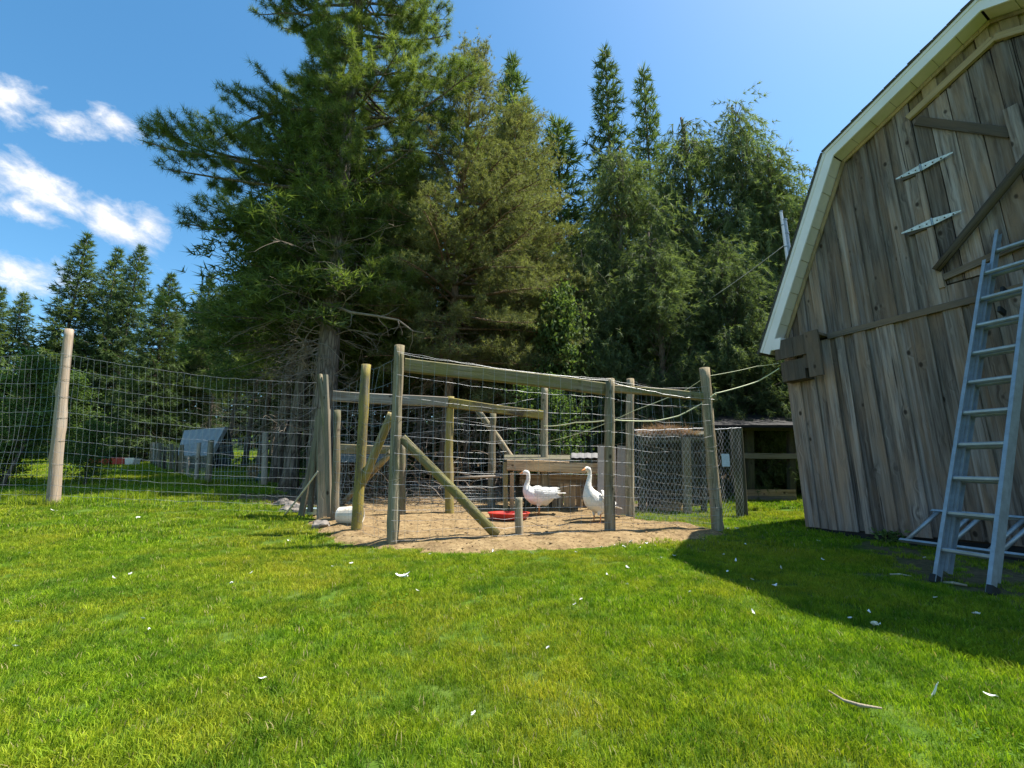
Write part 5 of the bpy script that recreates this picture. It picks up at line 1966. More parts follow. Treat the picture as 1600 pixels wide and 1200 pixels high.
# ------------------------------------------------------------------ left coop behind the pen
yk = 9.9
CO = thing('low_coop', 'low dark coop with blue grey board front behind the left bay of the pen', 'coop', loc_at(580, yk))
plank('front_board', at(530, 714, yk), at(612, 715, yk), 0.22, 0.03, M['blue_wall'], CO, up=FW)
for px in (530, 610):
    plank('post', loc_at(px, yk + 0.02) - Vector((0, 0, 0.03)), at(px, 702, yk + 0.02), 0.09, 0.08, M['dark_wood'], CO, up=FW)
mb = MB()
mb.prism([at(526, 703, yk - 0.08), at(616, 704, yk - 0.08), at(616, 696, yk + 1.3), at(526, 696, yk + 1.3)], (0, 0, 0.03))
mb.world('roof', M['rail_grey'], CO)
board_row(CO, (loc_at(530, yk + 1.2), loc_at(612, yk + 1.2)), (at(530, 706, yk + 1.2), at(612, 706, yk + 1.2)), 'dark_wood', 0.16)
board_row(CO, (loc_at(530, yk + 0.1), loc_at(530, yk + 1.15)), (at(530, 706, yk + 0.1), at(530, 703, yk + 1.15)), 'dark_wood', 0.16)

# ------------------------------------------------------------------ tall wire fence on the left
LB = G(83, 790)
LT = at(108, 515, LB.y)
DF = thing('deer_fence', 'tall woven wire fence on one debarked cedar post at the left', 'fence', LB)
log('post', LB - (LT - LB).normalized() * 0.2, LT, 17.5 / FPX * LB.y / 2, 12 / FPX * LB.y / 2, M['post_bare'], DF, 14, 0.05, 26, 0.01, True, 9, 1.13)
hs_deer = cum([0.10, 0.11, 0.12, 0.13, 0.14, 0.15, 0.165, 0.175, 0.18, 0.18, 0.18, 0.18])
lt = LB.lerp(LT, 0.845)
e0, e1 = PG(500, 806), at(503, 598, gb.y)
fo = Vector((0.02, -0.10, 0))
wire_panel('wire_mesh', LB + fo + Vector((0, 0, 0.03)), e0 + Vector((-0.1, 0, 0.03)), lt + fo, e1 + Vector((-0.1, 0, 0)), 40, hs_deer, DF, r=0.0016, wob_=0.02, sag=0.09, belly=0.05)
lo = G(-260, 792)
lo2 = Vector((lo.x, LB.y + 0.25, gz(lo.x, LB.y + 0.25) + 0.03))
wire_panel('wire_mesh', lo2, LB + fo * 0.9 + Vector((0, 0, 0.03)), lo2 + Vector((0, 0, (lt - LB).z + 0.02)), lt + fo * 0.9, 22, hs_deer, DF, r=0.0016, wob_=0.02, sag=0.05, belly=0.05)
mb = MB()
for f in (0.1, 0.22, 0.35, 0.48, 0.6, 0.7, 0.78, 0.845):
    p = LB.lerp(LT, f)
    r_ = 0.085
    mb.tube([p + Vector((math.cos(k / 12 * 6.283) * r_, math.sin(k / 12 * 6.283) * r_, 0.015 * math.sin(k / 6 * 6.283))) for k in range(13)], 0.0026, 3)
mb.world('tie_wire', M['galv'], DF)['kind'] = 'stuff'

# ------------------------------------------------------------------ garden enclosure by the shed
GF = thing('garden_fence', 'low fence of rough stakes and wire round the shaded shed yard', 'fence', G(326, 760))
stakes = [((413, 760), (415, 676), 10, 'post_bare'), ((325, 759), (330, 688), 9, 'post'), ((306, 753), (311, 692), 6, 'post_bare'), ((293, 744), (294, 712), 3.5, 'post_bare'),
          ((283, 741), (284, 695), 7, 'post'), ((275, 740), (276, 700), 5, 'dark_wood'), ((268, 737), (268, 694), 6, 'post'), ((258, 735), (258, 699), 5, 'dark_wood'),
          ((250, 733), (250, 692), 5, 'post'), ((244, 729), (245, 690), 5, 'dark_wood'), ((238, 725), (239, 691), 5, 'post'), ((233, 720), (233, 691), 4, 'post'), ((229, 715), (229, 690), 4, 'dark_wood'), ((225, 711), (226, 689), 4, 'post')]
sb = []
for (b, t, w_, mt) in stakes:
    p = G(*b)
    q = at(t[0], t[1], p.y)
    r_ = w_ / FPX * p.y / 2
    log('stake', p - Vector((0, 0, 0.1)), q, r_, r_ * 0.9, M[mt], GF, 7, 0.08, 4, 0.01)
    sb.append((p, q))
hs_low = [i / 7 for i in range(8)]
for i in (1, 4, 6, 8, 10, 12):
    j = {1: 4, 4: 6, 6: 8, 8: 10, 10: 12, 12: 13}[i]
    a, b = sb[i], sb[j]
    wire_panel('wire_mesh', a[0] + Vector((0, 0, .03)), b[0] + Vector((0, 0, .03)), a[1], b[1], max(4, int((a[0] - b[0]).length / 0.2)), hs_low, GF, r=0.003)
wire_panel('wire_mesh', sb[1][0] + Vector((0, 0, .03)), sb[0][0] + Vector((0, 0, .03)), sb[1][1], sb[0][1] - Vector((0, 0, .05)), 18, hs_low, GF, r=0.0028)
# tuft of hay by the end stake
hp = at(396, 735, sb[0][0].y + 0.15)
tf = []
for _ in range(420):
    d = Vector((rnd.gauss(0, 1), rnd.gauss(0, 1), rnd.gauss(0, 1))).normalized()
    p = hp + Vector((d.x * 0.11, d.y * 0.11, d.z * 0.15)) * rnd.random() ** 0.4
    tf.append((p.x, p.y, p.z, d.x, d.y, d.z - 0.4, rnd.uniform(0.07, 0.14), rnd.uniform(0.1, 0.9)))
o = place(bpy.data.objects.new('hay_bundle', needles('hay_bundle', tf, 3, 0.012, 0.35, M['straw'], None)), Matrix.Identity(4))
tag(o, 'shaggy tan bundle of hay beside the grey end stake', 'hay')
mb = MB()
p = G(398, 752)
p.y += 0.25
p.z = gz(p.x, p.y)
prof = [(0.10, 0.0), (0.125, 0.2), (0.135, 0.2), (0.135, 0.21), (0.118, 0.21), (0.10, 0.02)]
mb.quadstrip_ring([[p + Vector((math.cos(k / 14 * 6.283) * r_, math.sin(k / 14 * 6.283) * r_, z)) for k in range(14)] for (r_, z) in prof])
M['teal'] = simple_mat('dark teal bucket', (0.03, 0.11, 0.10), 0.5)
o = mb.world('bucket', M['teal'], None, origin=p)
tag(o, 'dark teal bucket under the hay bundle', 'bucket')

# shed
SY = 18.5
SH = thing('garden_shed', 'small shed with pale corrugated metal roof in the trees', 'shed', loc_at(318, SY))


def shp(px, py, dy):
    return at(px, py, SY + dy)


fl, fr = shp(276, 712, 0.0), shp(330, 712, -0.5)       # eave line (front)
rl, rr = shp(288, 673, 1.3), shp(354, 668, 0.75)       # ridge
n = 26
for (qa, qb, qc, qd) in ((fl, fr, rr, rl),):
    mb = MB()
    rows = []
    up = (qb - qa).cross(qd - qa).normalized()
    for i in range(n + 1):
        f = i / n
        o = up * (0.012 * math.sin(i * math.pi / 2))
        rows.append([qa.lerp(qb, f) + o, qd.lerp(qc, f) + o, qd.lerp(qc, f) + o + up * 0.006, qa.lerp(qb, f) + o + up * 0.006])
    mb.quadstrip_ring(rows)
    mb.world('roof', M['metal_roof'], SH)
rdx = (rl - fl)
bl2, br2 = rl + Vector((rdx.x, rdx.y, -rdx.z)), rr + Vector(((rr - fr).x, (rr - fr).y, -(rr - fr).z))
mb = MB()
mb.prism([rl, rr, br2, bl2], (0, 0, 0.02))
mb.world('roof', M['metal_roof'], SH)
ins = Vector((0, 0.12, 0))


def gnd_at(v):
    return Vector((v.x, v.y, gz(v.x, v.y) - 0.03))


board_row(SH, (gnd_at(fl + ins), gnd_at(fr + ins)), (fl + ins - Vector((0, 0, .04)), fr + ins - Vector((0, 0, .04))), 'dark_wood', 0.2)
ge = Vector((-0.1, 0, 0))
mb = MB()
mb.prism([gnd_at(fr + ins + ge), gnd_at(br2 - ins + ge), br2 - ins + ge - Vector((0, 0, .05)), rr + ge - Vector((0, 0, .06)), fr + ins + ge - Vector((0, 0, .05))], (-0.03, 0, 0))
mb.world('gable_wall', M['shed_dark'], SH)
plank('barge_board', fr + Vector((0.01, 0, 0.0)), rr + Vector((0.01, 0, 0.0)), 0.16, 0.03, M['metal_roof'], SH, up=Vector((1, -0.5, 0)))
plank('barge_board', rr + Vector((0.012, 0.02, 0)), br2 + Vector((0.012, 0, 0)), 0.13, 0.03, M['blue_wall'], SH, up=Vector((1, -0.5, 0)))
mb = MB()
c = gnd_at(fr.lerp(br2, 0.62)) + Vector((0.03, 0, 0))
mb.prism([c + Vector((0, -0.3, 0)), c + Vector((0.05, 0.3, 0)), c + Vector((0.05, 0.3, 1.0)), c + Vector((0, -0.3, 1.0))], (-0.03, 0, 0))
mb.world('door', M['blue_wall'], SH)

# far bins at the end of the path
def bin_(px, py, Y, w, d, h, mat, label, cat='bin'):
    p = loc_at(px, Y)
    mb = MB()
    def ring(s_, z):
        return [p + Vector((sx * w / 2 * s_, sy * d / 2 * s_, z)) for sx, sy in ((-1, -1), (-0.8, -1.06), (0.8, -1.06), (1, -1), (1, 1), (-1, 1))]
    mb.quadstrip_ring([ring(0.86, 0), ring(1.0, h), ring(1.07, h), ring(1.07, h + 0.03), ring(0.97, h + 0.03), ring(0.84, 0.05)])
    o = mb.world('storage_tub', M[mat], None, origin=p)
    tag(o, label, cat)
bin_(160, 705, 21.5, 1.0, 0.6, 0.28, 'red_plastic', 'left red tub far away at the end of the shaded lawn', 'tub')
bin_(190, 704, 21.5, 0.6, 0.5, 0.35, 'red_plastic', 'red tub next to the white one at the far end of the lawn', 'tub')
bin_(206, 706, 21.2, 0.42, 0.4, 0.36, 'white_plastic', 'white tub at the far end of the shaded lawn', 'tub')
# ------------------------------------------------------------------ geese
def sweep_remesh(name, keys, mat, vox=0.011, smooth=10, extra=()):
    """union of ellipsoids along key points (x, y, z, lateral, vertical, length radius) turned into one skin"""
    bm = bmesh.new()
    P_ = []
    for i in range(len(keys) - 1):
        a, b = keys[i], keys[i + 1]
        L = math.dist(a[:3], b[:3])
        n = max(2, int(L / 0.012))
        for k in range(n):
            f = k / n
            P_.append([a[q] + (b[q] - a[q]) * f for q in range(5)])
    P_.append(list(keys[-1][:5]))
    P_ += [list(e) for e in extra]
    for (x, y, z, rl, rv) in P_:
        Mx = Matrix.Translation((x, y, z)) @ Matrix.Diagonal((rv, rl, rv, 1))
        bmesh.ops.create_icosphere(bm, subdivisions=2, radius=1.0, matrix=Mx)
    me = bpy.data.meshes.new(name)
    bm.to_mesh(me)
    bm.free()
    tmp = bpy.data.objects.new('tmp', me)
    COL.objects.link(tmp)
    md = tmp.modifiers.new('r', 'REMESH')
    md.mode = 'VOXEL'
    md.voxel_size = vox
    md = tmp.modifiers.new('s', 'SMOOTH')
    md.iterations = smooth
    md.factor = 0.5
    dg = bpy.context.evaluated_depsgraph_get()
    out = bpy.data.meshes.new_from_object(tmp.evaluated_get(dg))
    bpy.data.objects.remove(tmp)
    out.name = name
    out.materials.clear()
    out.materials.append(mat)
    out.polygons.foreach_set('use_smooth', [True] * len(out.polygons))
    return out


def feather_blade(mb, a, d, n, L, w, th=0.004):
    """a rounded feather: root a, direction d, surface normal n"""
    s_ = d.cross(n).normalized()
    prof = [(0, 0.35), (0.3, 0.9), (0.65, 1.0), (0.88, 0.7), (1.0, 0.15)]
    rings = []
    for (f, k) in prof:
        c = a + d * L * f - n * 0.012 * f * f
        h = w * k / 2
        rings.append([c - s_ * h, c + n * th, c + s_ * h, c - n * th])
    mb.quadstrip_ring(rings)


def goose(label, loc, yaw, scale, pitch=0.0, head_fwd=0.0, neck_up=0.0, neck_back=0.0):
    root = bpy.data.objects.new('goose', None)
    Mx = Matrix.Translation(loc) @ Matrix.Rotation(yaw, 4, 'Z') @ Matrix.Scale(scale, 4)
    place(root, Mx)
    tag(root, label, 'goose', 'white geese in the pen')
    cp, sp_ = math.cos(pitch), math.sin(pitch)
    hip = Vector((-0.02, 0, 0.27))

    def body(x, z):      # pitch the trunk about the hips
        v = Vector((x - hip.x, 0, z - hip.z))
        return (hip.x + v.x * cp - v.z * sp_, hip.z + v.x * sp_ + v.z * cp)
    ks = []
    for (x, z, rl, rv) in ((-0.37, 0.345, 0.03, 0.010), (-0.30, 0.335, 0.052, 0.022), (-0.22, 0.315, 0.085, 0.062), (-0.13, 0.285, 0.125, 0.115), (-0.03, 0.265, 0.148, 0.142), (0.07, 0.27, 0.148, 0.142), (0.145, 0.30, 0.120, 0.118), (0.195, 0.345, 0.085, 0.085)):
        bx, bz = body(x, z)
        ks.append((bx, 0, bz, rl, rv))
    nx, nz = ks[-1][0], ks[-1][2]
    nb = neck_back
    ks += [(nx + 0.022 - nb * 0.3, 0, nz + 0.065 + neck_up * 0.2, 0.056, 0.058), (nx + 0.018 - nb * 0.7, 0, nz + 0.13 + neck_up * 0.5, 0.040, 0.042), (nx + 0.006 - nb, 0, nz + 0.20 + neck_up * 0.8, 0.034, 0.036),
           (nx + 0.006 - nb, 0, nz + 0.255 + neck_up, 0.033, 0.035), (nx + 0.022 - nb + head_fwd, 0, nz + 0.295 + neck_up, 0.037, 0.040), (nx + 0.052 - nb + head_fwd, 0, nz + 0.305 + neck_up, 0.037, 0.038), (nx + 0.085 - nb + head_fwd, 0, nz + 0.294 + neck_up, 0.028, 0.027)]
    hx, hz = ks[-1][0], ks[-1][2]
    # paunch and thighs
    ex = []
    for sgn in (-1, 1):
        for f in range(6):
            ex.append((-0.03 + 0.01 * f, sgn * (0.075 - 0.004 * f), 0.20 - 0.017 * f, 0.042 - 0.004 * f, 0.05 - 0.005 * f))
    bx, bz = body(-0.10, 0.20)
    ex.append((bx, 0, bz, 0.085, 0.075))
    me = sweep_remesh('body', ks, M['goose'], extra=ex)
    place(bpy.data.objects.new('body', me), Mx, root)

    def add(mb, nm, mat, smooth=False):
        me = mb.mesh(nm, M[mat], smooth)
        return place(bpy.data.objects.new(nm, me), Mx, root)
    # bill with the knob at its root
    mb = MB()
    rings = []
    for (dx, dz, rw, rh) in ((-0.012, 0.004, 0.022, 0.023), (0.006, 0.004, 0.021, 0.021), (0.025, -0.004, 0.018, 0.014), (0.048, -0.012, 0.016, 0.009), (0.066, -0.018, 0.011, 0.006), (0.072, -0.021, 0.004, 0.003)):
        rings.append([Vector((hx + dx, math.cos(k / 10 * 6.283) * rw, hz + dz + math.sin(k / 10 * 6.283) * rh)) for k in range(10)])
    mb.quadstrip_ring(rings)
    add(mb, 'bill', 'orange', True)
    for sgn in (-1, 1):
        bm = bmesh.new()
        bmesh.ops.create_uvsphere(bm, u_segments=8, v_segments=6, radius=0.0065, matrix=Matrix.Translation((hx - 0.026, sgn * 0.0325, hz + 0.016)))
        me = bpy.data.meshes.new('eye')
        bm.to_mesh(me)
        bm.free()
        me.materials.append(M['eye'])
        place(bpy.data.objects.new('eye', me), Mx, root)
        # folded wing: shoulder shell with three rows of feathers
        mb = MB()
        for row, (x0, z0, L, w_, n) in enumerate(((0.10, 0.325, 0.15, 0.06, 6), (0.02, 0.315, 0.20, 0.055, 7), (-0.06, 0.325, 0.26, 0.045, 7))):
            for k in range(n):
                f = k / (n - 1)
                bx, bz = body(x0 - 0.05 * f, z0 + 0.085 - 0.135 * f - 0.01 * row)
                yy = sgn * (0.075 + 0.085 * math.sin(math.pi * (0.25 + 0.45 * f)) - 0.012 * row)
                d = Vector((-math.cos(pitch) , -sgn * 0.10 * (1 + row * 0.9), -math.sin(pitch) + 0.10 - 0.22 * (0.5 - f) * -0.4 + 0.10 * (f))).normalized()
                nn = Vector((0, sgn * 0.85, 0.55 - 0.5 * f)).normalized()
                feather_blade(mb, Vector((bx, yy, bz)), d, nn, L * (1 - 0.1 * f) * rnd.uniform(0.75, 1.12), w_, 0.006)
        add(mb, 'wing', 'goose_wing')
        # leg and webbed foot
        mb = MB()
        fx, fy = 0.045, sgn * 0.07
        mb.tube([(0.01, fy, 0.14), (0.0, fy, 0.075), (fx - 0.035, fy, 0.012)], [0.013, 0.010, 0.010], 7)
        c = Vector((fx - 0.04, fy, 0.008))
        toes = [c + Vector((0.085 * math.cos(a), 0.085 * math.sin(a), -0.004)) for a in (-0.55, 0.0, 0.55)]
        back = c + Vector((-0.02, 0, 0.0))
        mb.prism([back + Vector((0, -0.007, -0.006)), toes[0] + Vector((0, 0, -0.004)), c.lerp((toes[0] + toes[1]) / 2, 0.85) + Vector((0, 0, -0.004)), toes[1] + Vector((0, 0, -0.004)), c.lerp((toes[1] + toes[2]) / 2, 0.85) + Vector((0, 0, -0.004)), toes[2] + Vector((0, 0, -0.004)), back + Vector((0, 0.007, -0.006))], (0, 0, 0.007))
        add(mb, 'leg', 'orange')
    # tail feathers
    mb = MB()
    for k in range(7):
        f = (k - 3) / 3
        bx, bz = body(-0.29, 0.338)
        feather_blade(mb, Vector((bx, f * 0.035, bz + 0.004 * (k % 2))), Vector((-1, f * 0.35, 0.16 - pitch * 0.9)).normalized(), Vector((0, 0, 1)), 0.14, 0.04, 0.003)
    add(mb, 'tail', 'goose_wing')
    return root


g1 = PG(843, 809)
goose('white goose standing in profile beside the red tub', g1, math.pi - 0.12, 1.08, 0.06, 0.0, 0.0, 0.02)
g2 = PG(934, 821)
goose('upright white goose half hidden by the middle front post', g2, math.pi + 0.55, 1.07, 0.42, 0.0, 0.03, 0.03)

# ------------------------------------------------------------------ red tub
tb = PG(795, 817)
tb.y += 0.08
mb = MB()
prof = [(0.02, 0.012), (0.27, 0.012), (0.315, 0.095), (0.345, 0.10), (0.355, 0.09), (0.34, 0.08), (0.30, 0.0), (0.02, 0.0)]
mb.quadstrip_ring([[tb + Vector((math.cos(k / 36 * 6.283) * r_, math.sin(k / 36 * 6.283) * r_, z)) for k in range(36)] for (r_, z) in prof], True, True)
o = mb.world('feed_tub', M['red_plastic'], None, origin=tb, smooth=False)
tag(o, 'shallow red plastic tub on the sandy ground behind the short stub post', 'tub')

# white bucket on its side
wb = PG(542, 826)
mb = MB()
ax = Vector((0.95, -0.25, 0.02)).normalized()
u = Vector((0, 0, 1))
v = ax.cross(u).normalized()
u = v.cross(ax)
c = wb + Vector((-0.16, 0.12, 0.115))
rings = []
for (s_, r_) in ((0, 0.10), (0.0, 0.118), (0.3, 0.135), (0.31, 0.145), (0.33, 0.145), (0.335, 0.135), (0.33, 0.128), (0.02, 0.11)):
    rings.append([c + ax * s_ + (u * math.cos(k / 20 * 6.283) + v * math.sin(k / 20 * 6.283)) * r_ for k in range(20)])
mb.quadstrip_ring(rings)
o = mb.world('plastic_bucket', M['white_plastic'], None, origin=c, smooth=False)
tag(o, 'dirty white plastic bucket lying on its side by the left pen corner', 'bucket')

# stones at the pine foot
for i, (px, py, r_, lab) in enumerate(((441, 790, 0.11, 'leftmost brown stone at the foot of the thick pine'), (456, 797, 0.13, 'large brown stone between the pine foot and the gate post'), (469, 803, 0.09, 'small brown stone left of the pale blue pan'), (500, 826, 0.10, 'stone at the foot of the rotten gate post'), (448, 800, 0.08, 'small stone in front of the stick end'))):
    p = G(px, py)
    bm = bmesh.new()
    bmesh.ops.create_icosphere(bm, subdivisions=3, radius=1.0)
    s0 = rnd.random() * 40
    for v_ in bm.verts:
        q = 1 + 0.45 * noise.noise(v_.co * 1.3 + Vector((s0, 0, 0))) + 0.15 * noise.noise(v_.co * 3.5 + Vector((0, s0, 0)))
        v_.co = Vector((v_.co.x * 1.35, v_.co.y * 1.1, v_.co.z * 0.75)) * q * r_
    me = bpy.data.meshes.new('stone')
    bm.to_mesh(me)
    bm.free()
    me.materials.append(M['stone'])
    o = place(bpy.data.objects.new('stone', me), Matrix.Translation(p + Vector((0, 0, r_ * 0.4))))
    tag(o, lab, 'stone', 'stones at the pine foot')
p = G(487, 806)
mb = MB()
prof = [(0.0, 0.0), (0.11, 0.0), (0.15, 0.10), (0.165, 0.10), (0.165, 0.11), (0.14, 0.11), (0.105, 0.015), (0.0, 0.015)]
mb.quadstrip_ring([[p + Vector((math.cos(k / 20 * 6.283) * max(r_, 0.001), math.sin(k / 20 * 6.283) * max(r_, 0.001), z + 0.02)) for k in range(20)] for (r_, z) in prof])
o = mb.world('pan', M['pale_blue'], None, origin=p, smooth=False)
tag(o, 'pale blue plastic pan beside the rotten gate post', 'pan')
p, q = G(444, 806), at(497, 736, G(505, 812).y - 0.18)
o = log('pole', p, q, 0.018, 0.015, M['stick'], None, 7, 0.05, 7, 0.01)
tag(o, 'slender grey stick leaning against the rotten gate post', 'stick')

# ------------------------------------------------------------------ ropes and cables
def cable(name, pts, r_, mat, label, cat='rope', sag=0.0, n=10):
    mb = MB()
    full = []
    for i in range(len(pts) - 1):
        for k in range(n):
            f = k / n
            full.append(Vector(pts[i]).lerp(Vector(pts[i + 1]), f) + Vector((0, 0, -sag * 4 * f * (1 - f) * (pts[i + 1] - pts[i]).length)))
    full.append(Vector(pts[-1]))
    mb.tube(full, r_, 5)
    o = mb.world(name, M[mat], None, origin=full[0], smooth=True)
    tag(o, label, cat)


bc = bl(0.05, -0.28, 2.45)
cable('rope', [bc, at(1184, 572, 7.2), C1 + Vector((0.0, -0.03, -0.14)), at(1070, 610, 7.3), at(992, 641, 7.6), at(920, 672, 8.3), at(855, 690, 9.2)], 0.006, 'rope', 'thin pale rope running from the barn corner to the upper part of the pen', sag=0.01)
cable('rope', [bc - Vector((0, 0, 0.08)), at(1184, 596, 7.0), C1 + Vector((0.09, -0.09, -0.42)), at(1094, 632, 6.9), at(1060, 650, 7.0), at(1022, 658, 7.0), at(955, 656, 6.75), at(900, 660, 7.6), at(850, 666, 9.1)], 0.0095, 'rope', 'thicker pale yellow rope sagging from the barn corner along the pen wire', sag=0.012)
cable('cable', [at(1226, 383, 9.6), at(1105, 470, 12.0), at(1000, 560, 13.5)], 0.010, 'cable', 'grey cable running from the barn eave down into the cedars', 'cable', sag=0.012)
# vent pipes behind the barn roof
for (px, yt_, yb_, r_, mt, lab) in ((1220, 330, 470, 0.032, 'fascia', 'thin pale pipe standing up behind the barn eave'), (1225.5, 343, 470, 0.048, 'galv', 'thicker grey pipe strapped beside the thin pale pipe behind the barn eave')):
    Y = 9.6
    top = at(px, yt_, Y)
    mb = MB()
    base = Vector((top.x, top.y, gz(top.x, top.y)))
    mb.tube([base, top], r_, 12)
    o = mb.world('vent_pipe', M[mt], None, origin=base, smooth=False)
    for k, z in enumerate((0.0, -0.35, -0.9)):
        m2 = MB()
        m2.tube([top + Vector((0, 0, z - 0.03)), top + Vector((0, 0, z))], r_ * 1.22, 12)
        M2 = Matrix.Translation(base)
        me = m2.mesh('pipe_collar', M['galv'], False, M2.inverted())
        place(bpy.data.objects.new('pipe_collar', me), M2, o)
    tag(o, lab, 'pipe')

# ------------------------------------------------------------------ feathers and sticks on the lawn
def feather_mesh(L, w, curl, down=False):
    mb = MB()
    n = 7
    rows = []
    for i in range(n + 1):
        f = i / n
        k = math.sin(math.pi * min(1, 0.12 + 0.86 * f)) ** 0.7 * (0.35 if f < 0.12 else 1)
        x = L * (f - 0.5)
        z = curl * L * (f - 0.4) ** 2 * 2
        h = w * k / 2
        rows.append([Vector((x, -h, z + h * 0.35)), Vector((x, 0, z)), Vector((x, h, z + h * 0.28)), Vector((x, 0, z - 0.002))])
    mb.quadstrip_ring(rows)
    if down:
        for _ in range(16):
            d = Vector((rnd.gauss(0, 1), rnd.gauss(0, 1), abs(rnd.gauss(0.3, 0.6)))).normalized()
            p = Vector((rnd.gauss(0, L * 0.15), rnd.gauss(0, w * 0.3), 0.003))
            s_ = d.orthogonal().normalized() * w * 0.2
            b = len(mb.v)
            mb.v.extend([tuple(p - s_), tuple(p + s_), tuple(p + d * L * 0.22)])
            mb.f.append((b, b + 1, b + 2))
    else:
        mb.tube([(-L * 0.62, 0, 0.004), (0, 0, 0.003 + curl * L * 0.02)], [0.0016, 0.0012], 5)
    return mb.mesh('feather', M['feather'])


FM = [feather_mesh(0.085, 0.03, 0.3, True), feather_mesh(0.07, 0.035, 0.5, True), feather_mesh(0.10, 0.028, 0.4, False), feather_mesh(0.06, 0.04, 0.2, True)]


def feather(px, py, size_px, label, kind=None, group=None, tilt=None, me=None, yaw=None):
    p = G(px, py)
    p.z += 0.030
    dist = (p - Vector((0, 0, EYE))).length
    m_ = me or FM[rnd.randrange(4)]
    k = size_px / FPX * dist / 0.085 if me is None else 1.0
    k = min(max(k * 0.85, 0.45), 1.7)
    o = bpy.data.objects.new('feather', m_)
    Mx = Matrix.Translation(p) @ Matrix.Rotation(rnd.random() * 6.28 if yaw is None else yaw, 4, 'Z') @ Matrix.Rotation(rnd.uniform(-0.5, 0.5) if tilt is None else tilt, 4, 'Y') @ Matrix.Rotation(rnd.uniform(-0.4, 0.4), 4, 'X') @ Matrix.Scale(k, 4)
    place(o, Mx)
    tag(o, label, 'feather', group)


lawn_feathers = [
    (83, 801, 6, 'tiny white feather in the grass at the foot of the tall cedar post'),
    (215, 812, 8, 'white feather on the lawn between the cedar post and the thick pine'),
    (45, 869, 5, 'white speck of feather far left on the lawn below the cedar post'),
    (203, 902, 7, 'white feather beside the yellow grass patch left of the middle'),
    (177, 909, 6, 'small feather just left of the one beside the yellow grass patch'),
    (361, 917, 9, 'white feather below the small bare patch in the left lawn'),
    (391, 901, 6, 'small feather right of the bare patch in the left lawn'),
    (451, 849, 7, 'white feather on the lawn left of the shadow of the front post'),
    (548, 885, 8, 'white feather on the lawn below the left front pen post, upper of two'),
    (519, 890, 6, 'small white feather lying just left of the one below the left front post'),
    (652, 929, 7, 'small feather just below the largest white feather'),
    (672, 870, 6, 'small feather at the grass edge right of the left front pen post'),
    (770, 865, 6, 'small feather on the grass below the foot of the sloping brace'),
    (222, 974, 9, 'loose white feather in the left foreground, upper of a close pair'),
    (232, 992, 6, 'small white feather in the left foreground, lower of a close pair'),
    (25, 979, 8, 'white feather at the left edge of the lawn, farther of two'),
    (22, 1019, 8, 'white feather at the left edge of the lawn, nearer of two'),
    (407, 1071, 10, 'white feather in the dark grass of the left middle foreground'),
    (740, 1127, 8, 'white feather lowest in the middle foreground'),
    (831, 869, 7, 'small feather on the grass below the stub post'),
    (900, 867, 7, 'feather on the grass edge left of the middle front post'),
    (1033, 876, 7, 'feather on the sunlit grass left of the tip of the barn shadow'),
    (981, 892, 10, 'long white feather on the sunlit grass left of the barn shadow'),
    (949, 904, 9, 'white feather lying below and left of the long one near the barn shadow'),
    (980, 919, 9, 'white feather nearest the camera in the row left of the barn shadow'),
    (908, 943, 9, 'rounded white feather alone in the middle lawn, upper of two'),
    (898, 951, 6, 'little feather touching the rounded one in the middle lawn'),
    (1078, 931, 8, 'white feather close under the lower edge of the barn shadow'),
    (1178, 964, 8, 'white feather on the sunlit side of the long barn shadow edge'),
    (856, 1021, 8, 'lone white feather in the middle foreground lawn'),
    (1550, 1098, 7, 'small pale feather at the lower right corner of the lawn'),
    (1137, 829, 7, 'white feather on the grass right of the leaning corner post'),
    (1152, 829, 6, 'curled feather just right of the one beside the leaning corner post'),
    (1054, 873, 7, 'feather exactly at the tip of the barn shadow'),
    (1165, 854, 6, 'small feather in the far part of the barn shade'),
    (1131, 871, 6, 'small feather in the barn shade near its pointed tip'),
    (1150, 881, 8, 'flat white feather in the barn shade, below the small far ones'),
    (1221, 893, 8, 'white feather in the shade in front of the barn corner'),
    (1137, 898, 7, 'long feather in the barn shade close to the sunlit edge'),
    (1176, 911, 8, 'upright white feather in the barn shade near the sunlit edge'),
    (1211, 921, 11, 'broad white feather in the middle of the barn shade'),
    (1286, 879, 6, 'faint feather in the shade below the barn sill'),
    (1279, 849, 6, 'feather lying close to the black barn sill'),
    (1445, 876, 6, 'small feather on the bare soil left of the ladder'),
    (1463, 940, 9, 'white feather in the shade left of the near ladder foot'),
    (1527, 966, 12, 'large white feather in the shade below the ladder'),
    (1329, 973, 8, 'white feather in the shade near the fluffy edge feather, left'),
    (1359, 963, 8, 'white feather in the shade just above the fluffy edge feather')]
dirtf = [(975, 858, 10), (1000, 860, 8), (940, 859, 9), (986, 850, 9), (1010, 853, 7), (962, 855, 6), (1023, 856, 6), (690, 860, 6)]
for f in lawn_feathers:
    feather(*f)
for f in dirtf:
    feather(*f, 'white down feather along the front edge of the sandy pen ground', group='down along the pen edge')
big = feather_mesh(0.20, 0.055, 0.25)
feather(628, 906, 28, 'largest white feather lying in the middle of the sunlit lawn', me=feather_mesh(0.15, 0.05, 0.5, True), tilt=0.1, yaw=0.2)
feather(1462, 1096, 28, 'white quill feather standing upright in the grass at the lower right', me=feather_mesh(0.115, 0.045, 0.2), tilt=1.15, yaw=2.2)
feather(1368, 984, 22, 'fluffy white feather at the edge of the barn shadow', me=feather_mesh(0.07, 0.05, 0.4, True), tilt=0.7, yaw=0.9)
p0, p1, p2_, p3_ = G(1296, 1092), G(1320, 1108), G(1345, 1116), G(1380, 1121)
mb = MB()
mb.tube([p + Vector((0, 0, 0.035)) for p in (p0, p1, p2_, p3_)], [0.003, 0.006, 0.008, 0.004], 6)
